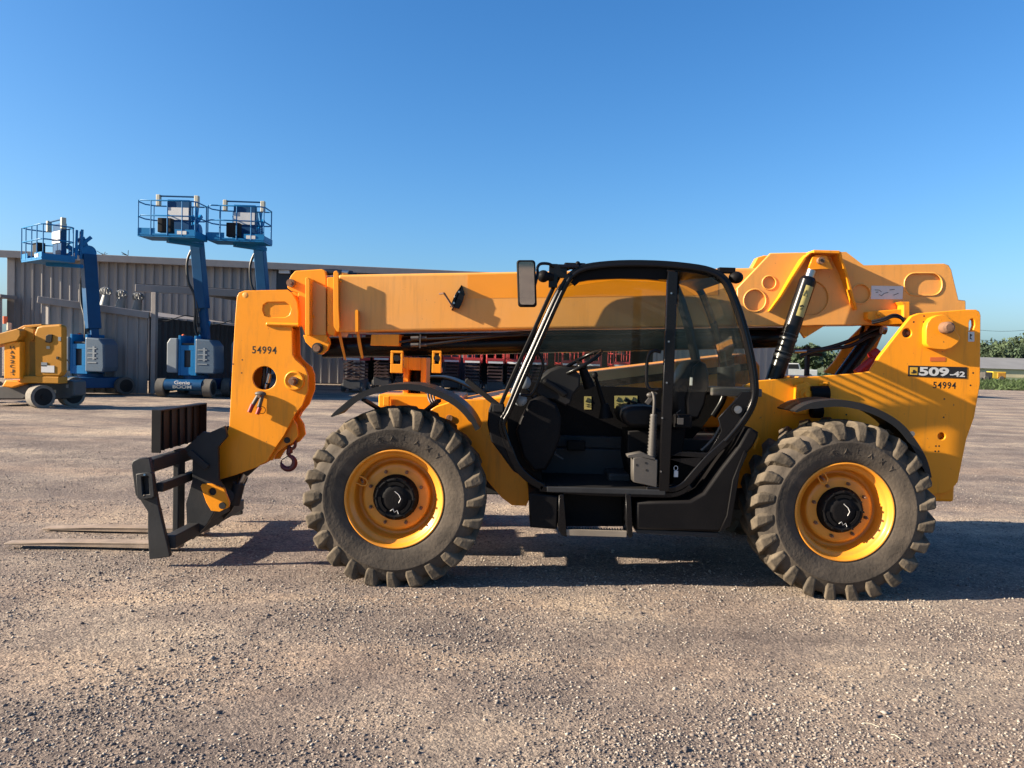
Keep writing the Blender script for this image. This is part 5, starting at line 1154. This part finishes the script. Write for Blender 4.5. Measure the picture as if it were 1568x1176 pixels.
# yellow compact lift at the left edge
YL = mat('yellow lift paint', (.56, .245, .015), .5, var=.08, dust=.07, dustcol=(.4, .3, .2), spec=.25)
HL = empty('boom_lift'); tag(HL, 'yellow boom lift with big rounded cover at the left edge of the yard', 'boom lift')
YH0 = 20.0
def hb(name, x0, y0, x1, y1, Ya, Yb, mt, bev=.03, par=HL):
    a = at(x0, y1, Ya); b2 = at(x1, y0, Ya); m = MB(); m.box((a.x, Ya, a.z), (b2.x, Yb, b2.z)); return m.build(name, mt, par, bev)
def hp_(name, pts, Ya, Yb, mt, bev=.03, par=HL):
    q = [(at(x, y, Ya).x, at(x, y, Ya).z) for x, y in pts]; m = MB(); m.prism(q, Ya, Yb); return m.build(name, mt, par, bev)
cv = hp_('engine_cover', [(53,577),(52,510),(56,500),(64,498),(92,496),(97,500),(97,570),(92,577)], 19.6, 19.8, YL, .06)
pl_ = hp_('control_panel', [(69,524),(70,514),(74,512),(80,512),(79,523),(76,525)], 19.57, 19.6, DGRY, .01, cv)
hb('sticker', 63, 560, 83, 570, 19.585, 19.6, WHT, 0, cv); hb('sticker', 63, 555, 72, 561, 19.585, 19.6, GRYC, 0, cv); hb('sticker', 89, 516, 93, 522, 19.585, 19.6, GRYC, 0, cv); hb('sticker', 71, 530, 76, 534, 19.585, 19.6, CREAM, 0, cv)
hb('latch', 86, 546, 89, 550, 19.58, 19.6, INK, 0, cv)
hp_('mast_column', [(6,580),(6,527),(10,523),(31,523),(31,580)], 19.5, 20.4, YEL, .02)
hp_('lift_arm', [(-70,540),(-70,522),(0,510),(26,503),(31,506),(31,514),(26,522),(0,528)], 19.45, 20.0, YL, .02)
hp_('arm_frame', [(28,580),(28,508),(38,500),(52,505),(52,520),(45,522),(45,575),(52,580)], 19.7, 20.3, YL, .02)
hp_('counter_arm', [(20,506),(36,498),(64,496),(64,500),(44,503),(30,510)], 19.9, 20.6, YL, .02)
hb('inner_frame', 36, 512, 54, 578, 20.35, 20.9, DARKW, .02)
for yy in (530, 552): hp_('link', [(38,yy),(40,yy-5),(50,yy-3),(50,yy+5),(42,yy+6)], 19.95, 20.3, YL, .01)
for i, ch in enumerate('HA32CJ'):
    q = at(18.6, 532+i*7.2, 19.5); ftext('lettering', ch, (q.x, 19.495, q.z), (1, 0, 0), (0, 0, 1), .105, .082, INK, HL, bold=.004)
q = at(20, 573, 19.5); ftext('lettering', '+', (q.x, 19.495, q.z), (1, 0, 0), (0, 0, 1), .05, .05, INK, HL, bold=.02)
hb('turntable', 30, 577, 90, 586, 19.6, 20.0, YL, .02)
hp_('front_axle_cover', [(-30,612),(-30,595),(2,590),(30,588),(44,588),(44,604),(36,612)], 19.9, 21.2, MGRY, .04)
hp_('nose_cover', [(2,592),(8,582),(38,584),(36,588),(18,594)], 19.75, 20.6, YEL, .03)
hp_('chassis', [(60,613),(60,586),(104,582),(113,584),(113,606),(106,610)], 20.2, 20.8, mat('dark teal chassis paint', (.03, .06, .075), .5, var=.1, dust=.2), .03)
for k, (x, y) in enumerate(((82, 597), (101, 589))):
    hb('sticker', x, y, x+3.5, y+5, 20.18, 20.2, CREAM if k == 0 else GRYC, 0)
for px, py, Yc, d, r in ((62, 603.5, 19.7, (.9, -.62, 0), .30), (109, 599.5, 20.6, (.9, -.62, 0), .30), (-12, 602, 21.5, (.9, -.62, 0), .30)):
    c = at(px, py, Yc); c.z = r; t_, h = MB(), MB(); wheel_small(t_, h, c, d, r, .30); o = t_.build('wheel', TRD, HL, .02); h.build('wheel_hub', DGRY, o)
for x, y in ((8, 490), (14, 500)):
    m = MB(); c = at(x, y, 20.3); m.cyl(c+Vector((0, 0, -.1)), c+Vector((0, 0, .1)), .055, n=12); m.build('beacon', ORBE if y < 495 else CREAM, HL)
m = MB(); m.tube(smooth_path(P([(97, 545, 20.0), (101, 549, 20.1), (106, 556, 20.4)]), 4), .012, 6); m.build('hose', HOSE, HL)
rebase(HL, (at(60, 600, 20).x, 20.2, 0))

# red scissor lifts in front of and inside the long bay
def make_scissor():
    R0 = empty('scissor_lift')
    m = MB(); m.box((-.36, -.9, .12), (.36, .9, .5)); m.build('base', DARKW, R0, .02)
    for x in (-.37, .37):
        for y in (-.7, .7):
            t_, h = MB(), MB(); wheel_small(t_, h, (x, y, .19), (1, 0, 0), .19, .12); t_.build('wheel', RUBS, R0)
    m = MB()
    for k in range(5):
        z = .52+.15*k; m.box((-.33, -.95, z), (.33, -.88, z+.07)); m.box((-.33, .8, z), (.33, .87, z+.07)); m.bar((-.33, -.85, z), (-.33, .8, z+.12), .04, .07); m.bar((.33, -.85, z+.12), (.33, .8, z), .04, .07)
    m.build('scissor_stack', REDD, R0, .004)
    m = MB(); m.box((-.40, -1.0, 1.30), (.40, 1.0, 1.42)); m.box((-.40, -1.01, 1.42), (.40, -.99, 1.54)); m.build('platform', REDP, R0, .008)
    m = MB(); m.box((-.33, -1.02, 1.315), (.33, -1.012, 1.40)); m.build('sticker', WHT, R0)
    m = MB()
    for z in (1.9, 2.4):
        m.tube([(-.38, -.98, z), (.38, -.98, z), (.38, .98, z), (-.38, .98, z)], .022, 6, closed=True)
    m.build('rail', REDP, R0)
    for x, y in ((-.38, -.98), (.38, -.98), (0, -.98), (.38, 0), (-.38, 0), (.38, .98), (-.38, .98), (0, .98)):
        m = MB(); m.cyl((x, y, 1.4), (x, y, 2.4), .022, n=6); m.build('post', REDP, R0)
    m = MB(); m.box((-.15, -.95, 1.85), (.12, -.8, 2.2)); m.build('control_box', MGRY, R0, .02)
    return R0
REDD = mat('dark red scissor arms', (.035, .006, .008), .6, var=.15, dust=.15)
S0 = make_scissor()
sc = [(545, 32.5, 0), (587, 36.5, .05), (622, 36.8, -.04), (690, 36.6, .1), (724, 35.5, 0), (757, 35.3, .05), (789, 35.6, -.06), (822, 35.9, .04), (866, 36.2, .1), (905, 36.5, -.05), (946, 36.7, 0)]
desc = ['red scissor lift standing out front, leftmost of the row under the telehandler boom', 'red scissor lift just left of the two small yellow headlamp brackets', 'red scissor lift seen directly behind the left yellow headlamp bracket', 'red scissor lift seen just right of the two yellow headlamp brackets',
        'red scissor lift nearest the slim black wiper arm', 'red scissor lift seen beside the black windscreen pillar, on its left', 'red scissor lift seen through the windscreen pillar of the cab', 'red scissor lift seen through the cab behind the front grab handle',
        'red scissor lift seen through the cab behind the steering column', 'red scissor lift seen through the cab just right of the steering wheel', 'red scissor lift seen through the cab left of the inner grab handle']
for i, (px, Y, rz) in enumerate(sc):
    o = S0 if i == 0 else copy_tree(S0)
    o.location = (at(px, 590, Y).x, Y, 0); o.rotation_euler = (0, 0, rz); tag(o, desc[i], 'scissor lift', 'red scissor lifts parked in a row')
# dark blue container beside the bay
CT = empty('shipping_container'); m = MB(); a = at(694, 590, 37.8); ribbed(m, Vector((a.x-.55, 37.8, 0)), Vector((1, 0, 0)), Vector((0, -1, 0)), 1.6, .1, 2.5, pitch=.28, depth=.035)
m.box((a.x-.55, 37.81, .1), (a.x+1.05, 40.2, 2.5)); m.build('container_wall', mat('dark blue container paint', (.02, .035, .07), .5, var=.15, dust=.15), CT)
m = MB(); m.bar((a.x-.58, 37.75, 2.52), (a.x+1.08, 37.75, 2.52), .1, .12); m.bar((a.x-.58, 37.75, .08), (a.x+1.08, 37.75, .08), .1, .12); m.build('container_rail', DARKW, CT); rebase(CT, (a.x, 39, 0))
tag(CT, 'dark blue ribbed container standing between the red scissor lifts', 'container')
# dark engines and a gas bottle by the bay beside the boom head
GM = empty('compressor'); rr = random.Random(4)
c0 = gat(348, 603); c0.y += 2.5
m = MB(); m.box((c0.x-.7, c0.y, .25), (c0.x+.9, c0.y+1, .9)); m.build('base', DARKW, GM, .03)
m = MB()
for k in range(16):
    c = Vector((c0.x+rr.uniform(-.6, .8), c0.y+rr.uniform(0, .6), rr.uniform(.9, 2.3))); d = Vector((rr.uniform(-.3, .3), 0, rr.uniform(-.3, .3)))
    if k % 3 == 0: m.sphere(c, rr.uniform(.08, .17))
    else: m.cyl(c-d, c+d, rr.uniform(.03, .09), n=10)
m.build('engine', BLKS, GM)
m = MB(); m.cyl((c0.x-.25, c0.y-.1, 1.9), (c0.x-.25, c0.y-.1, 2.35), .13, n=14); m.sphere((c0.x-.25, c0.y-.1, 2.35), .13); m.build('air_filter', BLK, GM)
rebase(GM, (c0.x, c0.y+.5, 0)); tag(GM, 'black engine unit crowded behind the grey cover of the boom lift in the bay', 'engine')

# ------------------------------------------------------------------ far background on the right
FT = 1.0
def leafmat(name, c):
    m = bpy.data.materials.new(name); m.use_nodes = True; nt = m.node_tree; b = nt.nodes['Principled BSDF']; b.inputs['Roughness'].default_value = .8
    a_ = N(nt, 'ShaderNodeAttribute'); a_.attribute_name = 'tone'; mr = N(nt, 'ShaderNodeMapRange'); mr.inputs[3].default_value = .55; mr.inputs[4].default_value = 1.6
    mx = N(nt, 'ShaderNodeMix', data_type='RGBA', blend_type='MULTIPLY'); mx.inputs[0].default_value = 1; mx.inputs[6].default_value = (*c, 1)
    nt.links.new(a_.outputs['Fac'], mr.inputs[0]); nt.links.new(mr.outputs[0], mx.inputs[7]); nt.links.new(mx.outputs[2], b.inputs['Base Color']); return m
LEAFS = [leafmat('leaves', (.034, .055, .022)), leafmat('leaves', (.042, .065, .028)), leafmat('leaves', (.028, .048, .022))]
BARK = mat('bark', (.10, .075, .055), .9, var=.3)
def tree(x, y, h, wd, lm, n=1400, seed=0, leaf=.32):
    rg = np.random.default_rng(seed); R0 = empty('tree', (x, y, 0)); m = MB()
    m.tube([(0, 0, 0), (.1, 0, h*.25), (.0, .1, h*.55), (.1, 0, h*.8)], [h*.025, h*.02, h*.013, h*.004], 8)
    nb = 9; cl = []
    for k in range(nb):
        a = k*2.4+rg.random(); zz = h*(.32+.5*k/nb); rd = wd*(.25+.3*rg.random())*(1-.4*k/nb); e_ = (math.cos(a)*rd, math.sin(a)*rd, zz+h*.12)
        m.tube([(0, 0, zz-.1*h), (e_[0]*.5, e_[1]*.5, zz), e_], [h*.009, h*.006, h*.002], 5); cl.append((e_, wd*(.20+.12*rg.random())))
    for k in range(8):
        a = rg.random()*6.28; rd = wd*.36*rg.random()**.5; cl.append(((math.cos(a)*rd, math.sin(a)*rd, h*(.45+.47*rg.random()*(1-rd/wd*1.1))), wd*(.14+.13*rg.random())))
    m.build('trunk', BARK, R0)
    c = np.array([q[0] for q in cl]); r = np.array([q[1] for q in cl]); i = rg.integers(0, len(cl), n); d = rg.normal(size=(n, 3)); d /= np.linalg.norm(d, axis=1)[:, None]
    p = c[i]+d*(r[i]*(.55+.5*rg.random(n)))[:, None]*np.array([1, 1, .8]); p[:, 2] = np.maximum(p[:, 2], h*.1)
    u = rg.normal(size=(n, 3)); u /= np.linalg.norm(u, axis=1)[:, None]; v = np.cross(u, rg.normal(size=(n, 3))); v /= np.linalg.norm(v, axis=1)[:, None]
    s_ = (leaf*(.6+.8*rg.random(n)))[:, None]; V = np.stack([p-u*s_, p-v*s_*.6, p+u*s_, p+v*s_*.6], 1).reshape(-1, 3)
    me = bpy.data.meshes.new('crown'); me.from_pydata(V.tolist(), [], np.arange(4*n).reshape(-1, 4).tolist())
    at_ = me.attributes.new('tone', 'FLOAT', 'FACE'); at_.data.foreach_set('value', np.clip(np.repeat(rg.random(len(cl)), 1)[i]*.6+rg.random(n)*.4, 0, 1).astype(np.float32)); me.update()
    link('crown', me, lm, R0); return R0
tl = [(1575, 190, 10.5, 10, 0), (1545, 200, 9.2, 9, 1), (1558, 185, 8.0, 7, 2), (1520, 205, 9.4, 9, 2), (1600, 195, 10, 10, 1), (1500, 210, 8.6, 9, 0), (1530, 178, 6.2, 6, 1),
      (1236, 105, 4.3, 3.4, 2), (1262, 180, 4.2, 7, 1), (1290, 190, 3.8, 8, 2), (1320, 185, 4.0, 7, 0), (1205, 120, 4.0, 5, 2), (1185, 110, 4.6, 5, 1)]
tlab = ['tree at the right edge of the photo, tallest of the row', 'broad green tree second from the right edge behind the grey roof', 'low round tree in front of the gap near the right edge', 'tree just right of the telehandler rear plate, behind the grey roof', 'green tree half cut by the right edge of the photo',
        'tree partly hidden behind the rear right corner of the telehandler', 'small low tree nearest the grey roofed building',
        'small tree seen under the boom right beside the black ram', 'distant tree under the hoses between ram and rear plate', 'distant bushy tree seen left of the red strut', 'distant tree seen behind the red strut',
        'low tree seen left of the tilted black ram', 'low tree seen between the cab and the tilted black ram']
for i, (px, Y, h, wd, k) in enumerate(tl):
    t_ = tree(at(px, 560, Y).x, Y, h, wd, LEAFS[k], 1500, i, .4); tag(t_, tlab[i], 'tree', 'trees beyond the yard')
# long low building with grey roof and pale yellow wall
fb = empty('far_building'); x0, x1 = at(1425, 560, 165).x, at(1680, 560, 165).x
ROOFG = mat('weathered grey roof', (.24, .24, .235), .8, var=.12, scale=.3); PALE = mat('pale yellow wall', (.62, .55, .36), .7, var=.12, scale=.4)
m = MB(); m.box((x0, 165, 0), (x1, 180, 1.9)); m.build('wall', PALE, fb)
m = MB(); m.add([(x0-1, 164.5, 1.8), (x1, 164.5, 1.8), (x1, 175, 4.3), (x0-1, 175, 4.3), (x0-1, 185, 1.8), (x1, 185, 1.8)], [(0, 1, 2, 3), (3, 2, 5, 4), (0, 3, 4), (1, 5, 2)]); m.build('roof', ROOFG, fb)
rebase(fb, ((x0+x1)/2, 172, 0)); tag(fb, 'long low building with grey roof and pale yellow wall beyond the yard at right', 'building')
# towable compressor
TC = empty('towable_generator'); Y = 112; b_ = at(1530, 580, Y)
def tb(name, x0, y0, x1, y1, mt, dep=1.6, bev=.05):
    a = at(x0, y1, Y); b2 = at(x1, y0, Y); m = MB(); m.box((a.x, Y, a.z), (b2.x, Y+dep, b2.z)); return m.build(name, mt, TC, bev)
tb('housing', 1520, 569.5, 1541, 580, mat('bright yellow housing', (.75, .50, .04), .5, var=.1)); tb('side_grille', 1527, 571, 1540, 578.5, mat('amber grille', (.55, .25, .03), .6, var=.2), 1.7) .location.y -= .1
tb('engine', 1508, 570, 1519.5, 579, MGRY, 1.2); tb('drawbar', 1503, 579, 1522, 581, BLKS, .3, .02)
for px in (1511, 1534): m = MB(); c = at(px, 581.5, Y-.2); c.z = .35; m.cyl(c, c+Vector((0, .25, 0)), .35, n=16); m.build('wheel', RUBS, TC)
rebase(TC, (b_.x, Y+.8, 0)); tag(TC, 'yellow towable generator parked on the grass far right', 'generator')
# parked pickup far behind, seen below the boom
PK = empty('pickup_truck'); Y = 78; xx = at(1214, 575, Y).x
m = MB(); m.prism([(xx-2.4, .45), (xx-2.4, 1.0), (xx-1.3, 1.15), (xx-.8, 1.7), (xx+.6, 1.72), (xx+.8, 1.1), (xx+2.5, 1.1), (xx+2.5, .45)], Y, Y+1.8); m.build('body', WHT, PK, .06)
m = MB(); m.prism([(xx-1.1, 1.15), (xx-.75, 1.6), (xx+.5, 1.62), (xx+.6, 1.15)], Y-.01, Y+1.81); m.build('window', INK, PK)
for dx in (-1.5, 1.6): m = MB(); m.cyl((xx+dx, Y-.02, .36), (xx+dx, Y+.25, .36), .36, n=18); m.build('wheel', RUBS, PK)
rebase(PK, (xx, Y+.9, 0)); tag(PK, 'white pickup far off, seen under the boom between cab and rear plate', 'pickup')
# tall weeds along the far edge of the yard
rg = np.random.default_rng(9); n = 16000; xs = rg.uniform(30, 150, n); ys = 64+rg.random(n)**2*60; hh = rg.uniform(.08, .42, n)*(1+.5*np.sin(xs*.4)); ww = rg.uniform(.08, .3, n)
V = np.stack([np.stack([xs-ww, ys, xs*0-.03], 1), np.stack([xs+ww, ys, xs*0-.03], 1), np.stack([xs+rg.normal(0, .15, n), ys+rg.normal(0, .1, n), hh], 1)], 1).reshape(-1, 3)
me = bpy.data.meshes.new('weeds'); me.from_pydata(V.tolist(), [], np.arange(3*n).reshape(-1, 3).tolist()); at_ = me.attributes.new('tone', 'FLOAT', 'FACE'); at_.data.foreach_set('value', rg.random(n).astype(np.float32))
o = link('weeds', me, leafmat('weed leaves', (.10, .14, .045))); tag(o, 'green weeds and grass along the far edge of the yard', 'weeds', kind='stuff')
# power line
PO = empty('power_line'); tag(PO, 'thin overhead power line crossing the sky above the far trees at right', 'power line')
for k, (za, zb) in enumerate(((497, 497), (512, 512))):
    a = at(1440, za-1, 150); b2 = at(1620, zb+2.5, 150); pts = [a.lerp(b2, t/12)-Vector((0, 0, 1.2*math.sin(math.pi*t/12))) for t in range(13)]
    m = MB(); m.tube(pts, .03, 4); m.build('wire', BLKS, PO)
rebase(PO, (at(1530, 560, 150).x, 150, 0))

# a few pale straws lying on the gravel
for k, (x, y, dx, dy, w2) in enumerate(((1334, 1110, 24, 6, .0022), (1372, 1128, 16, 8, .002))):
    m = MB(); a = gat(x-dx/2, y-dy/2, .015); b2 = gat(x+dx/2, y+dy/2, .012); m.tube([a, a.lerp(b2, .5)+Vector((0, .006, .004)), b2], w2, 5); o = m.build('straw', CREAM, None, loc=tuple(a.lerp(b2, .5)))
    tag(o, ['longer of two pale straws on the gravel at the lower right', 'shorter pale straw on the gravel at the lower right'][k], 'straw', 'pale straws on the gravel')
